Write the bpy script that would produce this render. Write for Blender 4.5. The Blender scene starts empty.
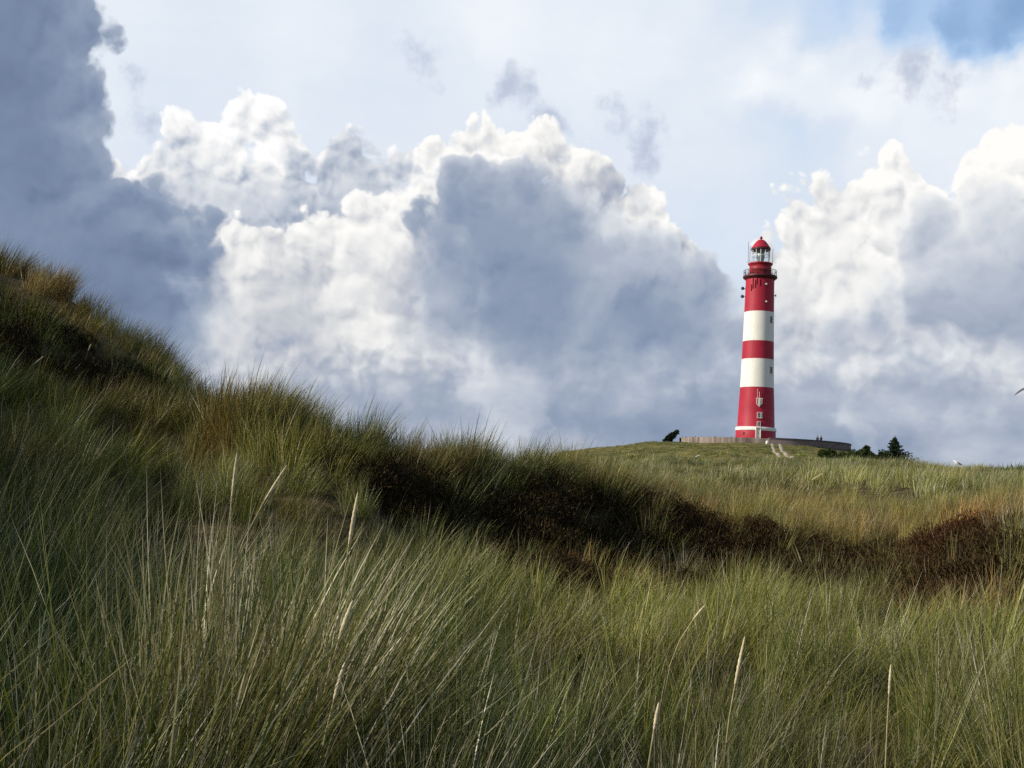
import bpy, bmesh, math, random
import numpy as np
from mathutils import Vector, Matrix

R = math.radians
rng = np.random.default_rng(7)
random.seed(7)
S = bpy.context.scene
COL = S.collection

# ----------------------------------------------------------------------------- camera
FPX = 1027.0
PITCH, ROLL = R(5.0), R(2.85)
_F = np.array([0, math.cos(PITCH), math.sin(PITCH)])
_R0 = np.array([1.0, 0, 0]); _U0 = np.array([0, -math.sin(PITCH), math.cos(PITCH)])
_RT = math.cos(ROLL) * _R0 + math.sin(ROLL) * _U0
_UP = -math.sin(ROLL) * _R0 + math.cos(ROLL) * _U0

def ray(px, py):
    d = _F + (px - 512) / FPX * _RT - (py - 384) / FPX * _UP
    return d / np.linalg.norm(d)

def pt(px, py, r):
    """the place seen at photo position (px, py), r metres away over the ground"""
    d = ray(px, py)
    return d * (r / math.hypot(d[0], d[1]))

cam_d = bpy.data.cameras.new('camera'); cam = bpy.data.objects.new('camera', cam_d); COL.objects.link(cam)
cam_d.sensor_width = 36; cam_d.lens = 36 * FPX / 1024
cam_d.clip_start = 0.05; cam_d.clip_end = 9000
m = Matrix(((_RT[0], _UP[0], -_F[0], 0), (_RT[1], _UP[1], -_F[1], 0), (_RT[2], _UP[2], -_F[2], 0), (0, 0, 0, 1)))
cam.matrix_world = m
S.camera = cam

# ----------------------------------------------------------------------------- sun, world
SUN_AZ, SUN_EL = R(257), R(27)
sd = bpy.data.lights.new('sun', 'SUN'); so = bpy.data.objects.new('sun', sd); COL.objects.link(so)
sd.energy = 5.0; sd.angle = R(0.5); sd.color = (1.0, 0.91, 0.75)
to_sun = Vector((math.sin(SUN_AZ) * math.cos(SUN_EL), math.cos(SUN_AZ) * math.cos(SUN_EL), math.sin(SUN_EL)))
so.rotation_euler = to_sun.to_track_quat('Z', 'Y').to_euler()

def lin(c):
    c = np.array(c, float) / 255.0
    return tuple(np.where(c <= 0.04045, c / 12.92, ((c + 0.055) / 1.055) ** 2.4)) + (1.0,)

W = bpy.data.worlds.new('World'); S.world = W; W.use_nodes = True
wt = W.node_tree; wt.nodes.clear()

class G:
    """small helper that writes node expressions"""
    def __init__(s, t): s.t = t; s.x = 0
    def new(s, k, **kw):
        n = s.t.nodes.new(k); n.location = (s.x % 6000, -(s.x // 6000) * 200); s.x += 160
        for a, b in kw.items(): setattr(n, a, b)
        return n
    def put(s, sock, v):
        if v is None: return
        if hasattr(v, 'is_output'): s.t.links.new(v, sock)
        else: sock.default_value = v
    def m(s, op, a, b=None, c=None, clamp=False):
        n = s.new('ShaderNodeMath', operation=op); n.use_clamp = clamp
        for i, v in enumerate((a, b, c)):
            if v is not None: s.put(n.inputs[i], v)
        return n.outputs[0]
    def vm(s, op, a, b=None, out=0, scale=None, c=None):
        n = s.new('ShaderNodeVectorMath', operation=op)
        s.put(n.inputs[0], a)
        if b is not None: s.put(n.inputs[1], b)
        if scale is not None: s.put(n.inputs['Scale'], scale)
        if c is not None: s.put(n.inputs[2], c)
        return n.outputs[out]
    def comb(s, x, y, z=0.0):
        n = s.new('ShaderNodeCombineXYZ')
        for i, v in enumerate((x, y, z)): s.put(n.inputs[i], v)
        return n.outputs[0]
    def noise(s, v, scale, detail=3, rough=.5, dim='2D', color=False):
        n = s.new('ShaderNodeTexNoise', noise_dimensions=dim)
        s.put(n.inputs['Vector'], v); s.put(n.inputs['Scale'], scale)
        n.inputs['Detail'].default_value = detail; n.inputs['Roughness'].default_value = rough
        return n.outputs[1 if color else 0]
    def vor(s, v, scale, detail=0, rough=.5, feature='SMOOTH_F1', dim='2D', smooth=.6):
        n = s.new('ShaderNodeTexVoronoi', voronoi_dimensions=dim, feature=feature)
        s.put(n.inputs['Vector'], v); n.inputs['Scale'].default_value = scale
        n.inputs['Detail'].default_value = detail; n.inputs['Roughness'].default_value = rough
        if feature == 'SMOOTH_F1': n.inputs['Smoothness'].default_value = smooth
        return n.outputs['Distance']
    def smooth(s, v, a, b, lo=0.0, hi=1.0):
        n = s.new('ShaderNodeMapRange', interpolation_type='SMOOTHSTEP'); n.clamp = False
        s.put(n.inputs[0], v)
        for i, q in enumerate((a, b, lo, hi)): s.put(n.inputs[1 + i], q)
        return n.outputs[0]
    def ramp(s, v, stops):
        n = s.new('ShaderNodeValToRGB'); e = n.color_ramp.elements
        while len(e) < len(stops): e.new(.5)
        for k, (p, c) in zip(e, stops): k.position = p; k.color = c
        s.put(n.inputs[0], v); return n.outputs[0]
    def mix(s, f, a, b, blend='MIX'):
        n = s.new('ShaderNodeMix', data_type='RGBA', blend_type=blend)
        s.put(n.inputs['Factor'], f); s.put(n.inputs['A'], a) if False else None
        s.put(n.inputs[6], a); s.put(n.inputs[7], b); return n.outputs[2]

g = G(wt)
KS = 1027.0

def sky_uv(px, py):
    d = ray(px, py)
    return math.atan2(d[0], d[1]) * KS, math.asin(d[2]) * KS

tc = g.new('ShaderNodeTexCoord')
sp = g.new('ShaderNodeSeparateXYZ'); wt.links.new(tc.outputs['Generated'], sp.inputs[0])
U = g.m('MULTIPLY', g.m('ARCTAN2', sp.outputs[0], sp.outputs[1]), KS)
V = g.m('MULTIPLY', g.m('ARCSINE', sp.outputs[2]), KS)
P = g.comb(U, V)

nis = g.new('ShaderNodeTexSky', sky_type='NISHITA')
nis.sun_disc = False; nis.sun_elevation = SUN_EL; nis.sun_rotation = SUN_AZ
nis.air_density = 1.0; nis.dust_density = 0.6; nis.ozone_density = 1.5

def warp(p, size, amp, detail=2, off=0.0):
    n = g.noise(g.vm('ADD', p, (off, off * .7, 0)), 1.0 / size, detail, .55, color=True)
    d = g.vm('SUBTRACT', n, (.5, .5, .5))
    return g.vm('ADD', p, g.vm('SCALE', d, scale=amp * 2.0))

# where the clouds stand and how bright they are: smooth functions of azimuth and elevation, each a
# sum of products f(u) * h(v) of curve nodes
U0, U1, V0, V1, NU, NV = -580.0, 580.0, -60.0, 520.0, 81, 65
gu, gv = np.meshgrid(np.linspace(U0, U1, NU), np.linspace(V0, V1, NV), indexing='ij')

def f_tone(samples, ex=3.2, e=5.0):
    acc = np.zeros_like(gu); ws = np.zeros_like(gu)
    for px, py, t in samples:
        u, v = sky_uv(px, py)
        w = (np.hypot(gu - u, gv - v) + e) ** -ex
        acc += w * t; ws += w
    return acc / ws

def f_blobs(bl, k=14.0):
    f = np.zeros_like(gu)
    for b in bl:
        u, v = sky_uv(b[0], b[1])
        d = b[2] - np.hypot(gu - u, gv - v)
        f = f + np.exp(np.clip(d / k, -30, 30))
    return np.clip(k * np.log(f + 1e-6), -45, 45)

def curves(x, fs):
    n = g.new('ShaderNodeVectorCurve'); mp = n.mapping; mp.use_clip = False; mp.extend = 'HORIZONTAL'; N = fs.shape[1]
    for c in range(3):
        cv = mp.curves[c]
        while len(cv.points) < N: cv.points.new(len(cv.points) / N, 0.5)
        for i in range(N):
            cv.points[i].location = (i / (N - 1), float(fs[c][i])); cv.points[i].handle_type = 'AUTO_CLAMPED'
    mp.update(); g.put(n.inputs['Vector'], x); return n.outputs[0]

def field(p, f, RANK):
    q = g.new('ShaderNodeSeparateXYZ'); g.put(q.inputs[0], p)
    un = g.m('MULTIPLY_ADD', q.outputs[0], 1 / (U1 - U0), -U0 / (U1 - U0)); un = g.comb(un, un, un)
    vn = g.m('MULTIPLY_ADD', q.outputs[1], 1 / (V1 - V0), -V0 / (V1 - V0)); vn = g.comb(vn, vn, vn)
    mean = float(f.mean()); A, sv, B = np.linalg.svd(f - mean, full_matrices=False)
    out = None
    for k in range(0, RANK, 3):
        fu = A[:, k:k + 3].T; fv = (B[k:k + 3] * sv[k:k + 3, None])
        lo_u, hi_u = fu.min(1), fu.max(1); lo_v, hi_v = fv.min(1), fv.max(1)
        cu = curves(un, (fu - lo_u[:, None]) / (hi_u - lo_u)[:, None])
        cv = curves(vn, (fv - lo_v[:, None]) / (hi_v - lo_v)[:, None])
        x = g.vm('MULTIPLY_ADD', cu, tuple(hi_u - lo_u), c=tuple(lo_u))
        y = g.vm('MULTIPLY_ADD', cv, tuple(hi_v - lo_v), c=tuple(lo_v))
        d = g.vm('DOT_PRODUCT', x, y, out=1)
        out = g.m('ADD', d, mean) if out is None else g.m('ADD', d, out)
    return out

def tone(p, samples, ex=3.2, rank=9): return field(p, f_tone(samples, ex), rank)
def blobs(p, bl, k=14.0, rank=9): return field(p, f_blobs(bl, k), rank)

# cauliflower texture of the cumulus heads, and the same a little towards the sun
WN = g.vm('SUBTRACT', g.noise(P, 1 / 80.0, 4, .58, color=True), (.5, .5, .5))
def warped(amp): return g.vm('ADD', P, g.vm('SCALE', WN, scale=amp * 2.0))
Pw = warped(14.0)
def puff(q): return g.m('SUBTRACT', .5, g.vor(q, 1 / 46.0, 2.5, .55, feature='F1'))
PUF = puff(Pw); PUF2 = puff(g.vm('ADD', Pw, (-5, 8, 0)))
REL = g.m('SUBTRACT', PUF, PUF2)
FINE = g.m('SUBTRACT', g.noise(P, 1 / 60.0, 5, .62), .5)
BIG = g.m('SUBTRACT', g.noise(g.vm('ADD', P, (431, 77, 0)), 1 / 170.0, 4, .55), .5)
Pt = warped(30.0)      # for tones
Pb = warped(15.0)      # for outlines

GREY = [(.45, lin((100, 117, 146))), (.55, lin((124, 141, 169))), (.64, lin((147, 161, 184))), (.72, lin((172, 182, 199))),
        (.80, lin((200, 207, 218))), (.88, lin((226, 229, 233))), (.96, lin((247, 247, 247))), (1.0, lin((255, 255, 255)))]
WARM = [(.45, lin((106, 122, 152))), (.60, lin((140, 154, 180))), (.70, lin((170, 178, 194))), (.78, lin((197, 201, 209))),
        (.86, lin((222, 223, 225))), (.92, lin((239, 239, 238))), (1.0, lin((255, 254, 251)))]

# photo position and brightness of the high veil and of the low bank
BGT = [(830, 6, .66), (770, 2, .78), (960, 20, .44), (100, 60, .89), (300, 40, .90), (500, 30, .92), (650, 60, .92), (730, 5, .84), (900, 12, .56), (1000, 30, .42), (1023, 5, .38), (960, 48, .50),
       (820, 25, .74), (850, 50, .88), (790, 85, .93), (820, 100, .92), (760, 75, .95), (900, 80, .96), (1000, 80, .96), (960, 66, .95), (860, 95, .95), (930, 60, .94), (1023, 66, .94), (820, 65, .93), (780, 45, .91), (1010, 105, .94), (960, 100, .95), (800, 125, .78), (770, 118, .82), (830, 135, .83),
       (740, 150, .86), (700, 190, .86), (640, 170, .87), (600, 60, .92), (380, 110, .87), (720, 230, .82), (460, 90, .88), (200, 100, .88), (690, 12, .88),
       (870, 110, .93), (880, 140, .88), (950, 130, .90), (740, 200, .84), (690, 110, .90),
       (240, 380, .80), (300, 378, .74), (380, 392, .68), (488, 382, .86), (470, 392, .84), (510, 388, .82), (470, 410, .72), (440, 365, .73), (440, 395, .70),
       (560, 370, .73), (620, 390, .75), (640, 375, .75), (680, 370, .71), (600, 425, .67), (560, 420, .69), (520, 440, .84), (700, 410, .66), (650, 425, .66),
       (560, 445, .78), (480, 445, .80), (640, 400, .73), (790, 370, .78), (850, 365, .79), (930, 355, .72), (1000, 345, .70), (830, 385, .75), (850, 408, .81), (900, 402, .80), (960, 412, .81),
       (1010, 400, .73), (900, 385, .70), (960, 385, .71), (900, 440, .68), (1000, 455, .77), (800, 440, .68), (820, 425, .69), (950, 430, .72), (640, 350, .67), (120, 420, .65), (1000, 430, .72)]
# far towers
L1B = [(250, 128, 32), (268, 118, 24), (228, 132, 26), (205, 148, 32), (290, 148, 28), (178, 138, 14), (168, 128, 10), (150, 180, 36), (112, 165, 20), (200, 220, 70), (260, 210, 60),
       (340, 156, 26), (365, 150, 20), (398, 162, 20), (385, 175, 26), (360, 215, 60), (300, 260, 60), (130, 200, 30), (440, 150, 22), (420, 200, 40), (425, 250, 60)]
L1T = [(240, 108, .99), (262, 105, .98), (220, 128, .97), (190, 125, .94), (285, 118, .92), (240, 140, .95), (230, 160, .97), (205, 150, .93), (268, 165, .96), (300, 150, .77),
       (310, 175, .73), (295, 195, .76), (270, 190, .85), (245, 185, .86), (250, 210, .77), (220, 200, .82), (290, 215, .74), (320, 200, .74), (185, 150, .88), (190, 190, .84), (175, 170, .86),
       (140, 170, .87), (115, 160, .90), (130, 185, .91), (330, 135, .90), (345, 142, .86), (310, 142, .92), (340, 165, .72), (360, 165, .74), (385, 140, .92), (395, 150, .84), (400, 165, .78), (350, 190, .80), (390, 185, .82),
       (425, 135, .96), (445, 130, .97), (415, 180, .95), (420, 200, .93)]
# nearer white heads: left, crown behind the dark cloud, right
L2B = [(232, 250, 28), (262, 245, 30), (285, 250, 26), (240, 290, 50), (315, 250, 28), (340, 245, 34), (378, 225, 34), (410, 215, 30), (300, 310, 75), (370, 300, 80), (430, 300, 80), (430, 200, 26), (240, 345, 45),
       (438, 150, 24), (466, 148, 26), (492, 146, 27), (520, 146, 28), (545, 152, 27), (568, 162, 26), (588, 172, 24), (606, 188, 24), (626, 200, 22), (642, 214, 22), (656, 220, 17), (676, 246, 20), (692, 268, 22), (500, 190, 50), (570, 210, 50), (630, 260, 46), (712, 285, 16),
       (772, 200, 12), (795, 200, 18), (815, 190, 14), (792, 225, 28), (830, 205, 24), (888, 168, 20), (870, 185, 24), (905, 185, 18), (850, 200, 30), (830, 250, 55), (800, 300, 60), (900, 225, 45), (880, 300, 75), (1008, 138, 20), (985, 162, 20), (960, 185, 22),
       (1025, 160, 34), (1000, 190, 45), (925, 195, 20), (940, 250, 50), (1000, 290, 80), (770, 330, 40)]
L2T = [(225, 228, .97), (265, 222, .98), (300, 228, .90), (325, 212, .97), (245, 245, .93), (272, 240, .79), (285, 258, .85), (240, 290, .92), (225, 320, .93), (270, 290, .80), (300, 300, .79), (320, 280, .82), (260, 330, .78), (225, 352, .84), (300, 345, .73), (270, 355, .76),
       (330, 250, .93), (350, 235, .95), (370, 255, .91), (390, 225, .94), (400, 200, .95), (340, 290, .92), (360, 280, .84), (390, 285, .80), (350, 310, .80), (375, 315, .96), (385, 345, .95), (360, 330, .91), (340, 340, .84), (400, 330, .84), (410, 300, .74), (410, 260, .80), (335, 325, .82), (395, 365, .87),
       (440, 135, .96), (425, 150, .95), (428, 170, .94), (460, 128, .93), (480, 122, .96), (515, 124, 1.0), (535, 128, .96), (505, 140, .93), (555, 140, .90), (580, 155, .97), (560, 165, .82), (600, 165, .86), (620, 180, .76), (600, 185, .74), (635, 190, .78), (650, 203, .97), (658, 215, .94), (675, 235, .88), (690, 250, .76), (640, 225, .80), (710, 270, .74),
       (735, 260, .80), (720, 245, .84), (775, 197, .94), (800, 190, .95), (815, 178, .96), (800, 215, .90), (830, 205, .88), (820, 225, .86), (850, 195, .89), (845, 215, .87), (885, 155, 1.0), (870, 175, .98), (900, 175, .97), (895, 195, .95), (870, 210, .95), (860, 235, .98), (880, 250, .98), (850, 265, .96),
       (800, 250, .93), (790, 275, .91), (825, 290, .94), (850, 300, .92), (880, 285, .91), (800, 310, .82), (790, 340, .76), (840, 325, .80), (815, 345, .76), (1005, 130, .96), (990, 155, 1.0), (1015, 165, .99), (965, 170, .96), (960, 190, .93), (985, 185, .99), (935, 185, .97), (925, 195, .93), (1020, 195, .96)]
# grey clouds in front, in their own shade: left, middle, right
L3B = [(-40, 30, 110), (40, 20, 46), (64, 4, 34), (72, 40, 26), (94, 44, 15), (104, 40, 8), (45, 85, 42), (60, 92, 34), (-20, 150, 110), (38, 140, 44), (82, 108, 18), (60, 195, 46), (108, 200, 28), (82, 150, 14), (140, 196, 18), (160, 190, 14), (152, 215, 26), (190, 212, 13), (200, 218, 10), (190, 240, 26), (170, 232, 24),
       (130, 250, 60), (175, 258, 40), (205, 262, 18), (60, 290, 95), (130, 335, 65), (180, 310, 42), (205, 300, 18), (165, 352, 40), (20, 400, 120), (150, 380, 60), (212, 290, 14),
       (458, 166, 20), (478, 172, 24), (510, 184, 26), (545, 188, 22), (562, 200, 18), (470, 210, 40), (420, 208, 12), (430, 225, 26), (540, 215, 40), (520, 240, 70), (455, 285, 56), (590, 235, 30), (580, 280, 80), (640, 255, 26), (650, 285, 52), (690, 285, 34), (520, 310, 70), (620, 325, 66), (690, 325, 60),
       (725, 300, 28), (460, 325, 45), (550, 335, 60), (650, 215, 0), (625, 198, 10), (612, 208, 10), (745, 330, 40),
       (905, 215, 16), (930, 205, 14), (950, 212, 18), (980, 210, 16), (1010, 215, 20), (930, 240, 36), (970, 255, 50), (1020, 255, 50), (910, 255, 26), (940, 300, 48), (1000, 300, 60), (880, 325, 28), (840, 335, 22), (1050, 300, 60), (900, 340, 24)]
L3T = [(30, 15, .60), (75, 20, .66), (100, 42, .60), (80, 50, .62), (30, 80, .57), (60, 85, .63), (85, 105, .60), (20, 150, .59), (80, 130, .68), (60, 200, .60), (85, 165, .62), (95, 195, .66), (120, 190, .60), (140, 185, .56), (160, 185, .66), (160, 205, .58), (175, 218, .70), (195, 208, .58), (140, 225, .66), (110, 230, .60), (190, 230, .60),
       (150, 250, .56), (212, 260, .58), (220, 285, .60), (100, 300, .58), (180, 310, .60), (200, 330, .63), (190, 352, .70), (100, 350, .62), (215, 315, .68),
       (450, 150, .70), (475, 155, .68), (500, 165, .70), (540, 165, .70), (570, 175, .72), (470, 185, .66), (520, 190, .66), (425, 210, .60), (440, 235, .62), (430, 260, .66), (500, 225, .64), (560, 225, .66), (600, 215, .77), (640, 240, .78), (610, 205, .76), (625, 225, .79),
       (670, 258, .77), (655, 270, .74), (700, 290, .68), (690, 275, .71), (640, 300, .61), (660, 320, .62), (600, 270, .75), (582, 315, .68), (590, 300, .70), (540, 285, .62), (510, 270, .61), (470, 290, .66), (450, 320, .70), (500, 310, .60), (540, 330, .63), (600, 335, .65), (620, 345, .68), (700, 345, .67), (480, 345, .71), (560, 350, .70), (430, 300, .74),
       (735, 300, .75), (720, 330, .70), (900, 210, .84), (930, 200, .80), (970, 205, .83), (1010, 205, .83), (900, 240, .77), (920, 230, .80), (940, 265, .82), (960, 245, .83), (1000, 240, .81), (980, 285, .75), (1015, 280, .74), (930, 300, .73), (900, 300, .80), (1000, 315, .70), (960, 325, .71), (890, 325, .74), (840, 335, .76), (920, 335, .70), (1010, 340, .71)]
SB = [(418, 52, 9), (424, 66, 12), (430, 82, 8), (515, 72, 11), (512, 90, 16), (520, 104, 9), (545, 124, 11), (612, 105, 14), (622, 120, 17), (640, 135, 17), (655, 132, 9), (640, 155, 14), (632, 172, 8), (908, 70, 12), (915, 82, 18), (935, 100, 12), (940, 84, 8), (948, 118, 10), (865, 77, 5), (890, 78, 8),
      (140, 80, 7), (115, 142, 9), (130, 140, 9), (145, 136, 8), (160, 136, 6)]

_, v_a = sky_uv(512, 250)
_, v_b = sky_uv(512, 380)
def layer(under, bl, tn, stops, soft, pf, rel, fine, k=8.0, deep=.3, rb=18, rt=24, rim=.04, rw=10.0):
    h = g.m('ADD', g.m('MULTIPLY_ADD', PUF, pf, blobs(Pb, bl, k, rb)), g.m('MULTIPLY', FINE, 18.0))
    sf = g.m('ADD', LOW, soft)
    a = g.smooth(h, g.m('MULTIPLY', sf, -1.0), sf)
    rl = g.m('MULTIPLY', REL, g.smooth(h, 40.0, 0.0, rel * deep, rel))
    t = g.m('ADD', g.m('ADD', rl, tone(Pt, tn, 3.6, rt)), g.m('MULTIPLY', FINE, g.smooth(V, v_b, v_a, fine * .35, fine)))
    # thin edges of a cloud let more light through
    e = g.smooth(h, 0.0, rw, rim, 0.0)
    return g.mix(a, under, g.ramp(g.m('ADD', t, e), stops))

# clouds lose their edges towards the horizon
LOW = g.smooth(V, v_a, v_b, 0.0, 30.0)
Pst = g.vm('MULTIPLY', P, (0.42, 1.0, 1.0))
ST = g.m('SUBTRACT', g.noise(Pst, 1 / 42.0, 4, .58), .5)
Pl = g.vm('ADD', P, g.vm('MULTIPLY', WN, g.comb(g.smooth(V, v_a, v_b, 60.0, 150.0), g.smooth(V, v_a, v_b, 60.0, 34.0))))
tb = g.m('ADD', tone(Pl, [(a_, b_, c_ - (.035 if b_ > 340 else 0)) for a_, b_, c_ in BGT], 3.4, 21), g.m('ADD', g.m('MULTIPLY', BIG, .08), g.m('MULTIPLY', ST, g.smooth(V, v_a, v_b, .05, .17))))
veil = g.ramp(tb, [(.3, lin((148, 190, 240))), (.6, lin((180, 208, 242))), (.76, lin((204, 221, 242))), (.86, lin((223, 232, 244))), (.95, lin((241, 246, 252))), (1, lin((253, 254, 255)))])
nsk = g.mix(1.0, nis.outputs[0], (.15, .15, .15, 1), 'MULTIPLY')
sky = g.mix(g.smooth(tb, .18, .74), nsk, veil)
sky = g.mix(g.smooth(V, v_a, v_b), sky, g.ramp(tb, GREY))
hs = g.m('ADD', blobs(Pb, SB, 4.0, 9), g.m('MULTIPLY', FINE, 80.0))
sky = g.mix(g.smooth(hs, -8.0, 20.0, 0.0, .8), sky, lin((180, 191, 213)))
sky = layer(sky, L1B, L1T, GREY, 3.0, 24.0, .33, .14)
sky = layer(sky, L2B, L2T, WARM, 3.0, 24.0, .28, .14)
sky = layer(sky, L3B, [(a_, b_, c_ - (.06 if a_ < 300 else .015)) for a_, b_, c_ in L3T], GREY, 5.5, 24.0, .15, .07, deep=.15, rim=.09, rw=24.0)
# out of the photo's part of the sky: broken cloud of the same kind
ga = g.smooth(g.noise(P, 1 / 420.0, 4, .58), .40, .56)
gt = g.m('ADD', .63, g.m('MULTIPLY', FINE, .5))
gen = g.mix(ga, g.mix(1.0, nis.outputs[0], (.125, .125, .125, 1), 'MULTIPLY'), g.ramp(gt, GREY))
far_u = g.smooth(g.m('ABSOLUTE', U), 560.0, 680.0)
far_v = g.smooth(V, 500.0, 600.0)
sky = g.mix(g.m('MAXIMUM', far_u, far_v), sky, gen)
sky = g.mix(g.smooth(V, -10.0, -60.0), sky, lin((96, 98, 84)))
bgn = g.new('ShaderNodeBackground'); wt.links.new(sky, bgn.inputs[0]); bgn.inputs[1].default_value = 1.0
wo = g.new('ShaderNodeOutputWorld'); wt.links.new(bgn.outputs[0], wo.inputs[0])

# ----------------------------------------------------------------------------- render settings
S.view_settings.view_transform = 'Standard'; S.view_settings.look = 'None'
S.view_settings.exposure = 0; S.view_settings.gamma = 1
S.cycles.use_denoising = False
S.cycles.max_bounces = 5; S.cycles.diffuse_bounces = 2; S.cycles.glossy_bounces = 2; S.cycles.transmission_bounces = 3; S.cycles.transparent_max_bounces = 8
S.cycles.use_adaptive_sampling = True; S.cycles.adaptive_threshold = .015
#--GEO--
# ----------------------------------------------------------------------------- noise
_perm = np.random.default_rng(3).permutation(512)
_gr = np.random.default_rng(4).normal(size=(512, 2)); _gr /= np.linalg.norm(_gr, axis=1)[:, None]

def pnoise(x, y):
    xi = np.floor(x).astype(int); yi = np.floor(y).astype(int); xf = x - xi; yf = y - yi
    def gd(ix, iy, dx, dy):
        k = _perm[(_perm[ix & 511] + iy) & 511]; return _gr[k, 0] * dx + _gr[k, 1] * dy
    u = xf * xf * xf * (xf * (xf * 6 - 15) + 10); v = yf * yf * yf * (yf * (yf * 6 - 15) + 10)
    a = gd(xi, yi, xf, yf); b = gd(xi + 1, yi, xf - 1, yf); c = gd(xi, yi + 1, xf, yf - 1); d = gd(xi + 1, yi + 1, xf - 1, yf - 1)
    return (a + u * (b - a)) * (1 - v) + (c + u * (d - c)) * v

def fbm(x, y, o=4, gain=.5):
    s = 0; a = 1.0
    for k in range(o):
        s = s + a * pnoise(x * 2 ** k + 17.3 * k, y * 2 ** k - 9.1 * k); a *= gain
    return s

# ----------------------------------------------------------------------------- terrain
# radial profiles: for some directions the ground height at some distances (metres, eye = 0)
def az_of(px): d = ray(px, 490); return math.degrees(math.atan2(d[0], d[1]))

def prof(px, rows, extra, h0=.3):
    """rows: (distance, photo row of the top of the vegetation); extra: (distance, height) where the ground cannot be seen"""
    l = []
    for r, y in rows: l.append((r, pt(px, y, r)[2] - (h0 if r < 40 else (.25 if r < 100 else .15))))
    l += extra; l.sort()
    return (az_of(px), l)

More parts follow.
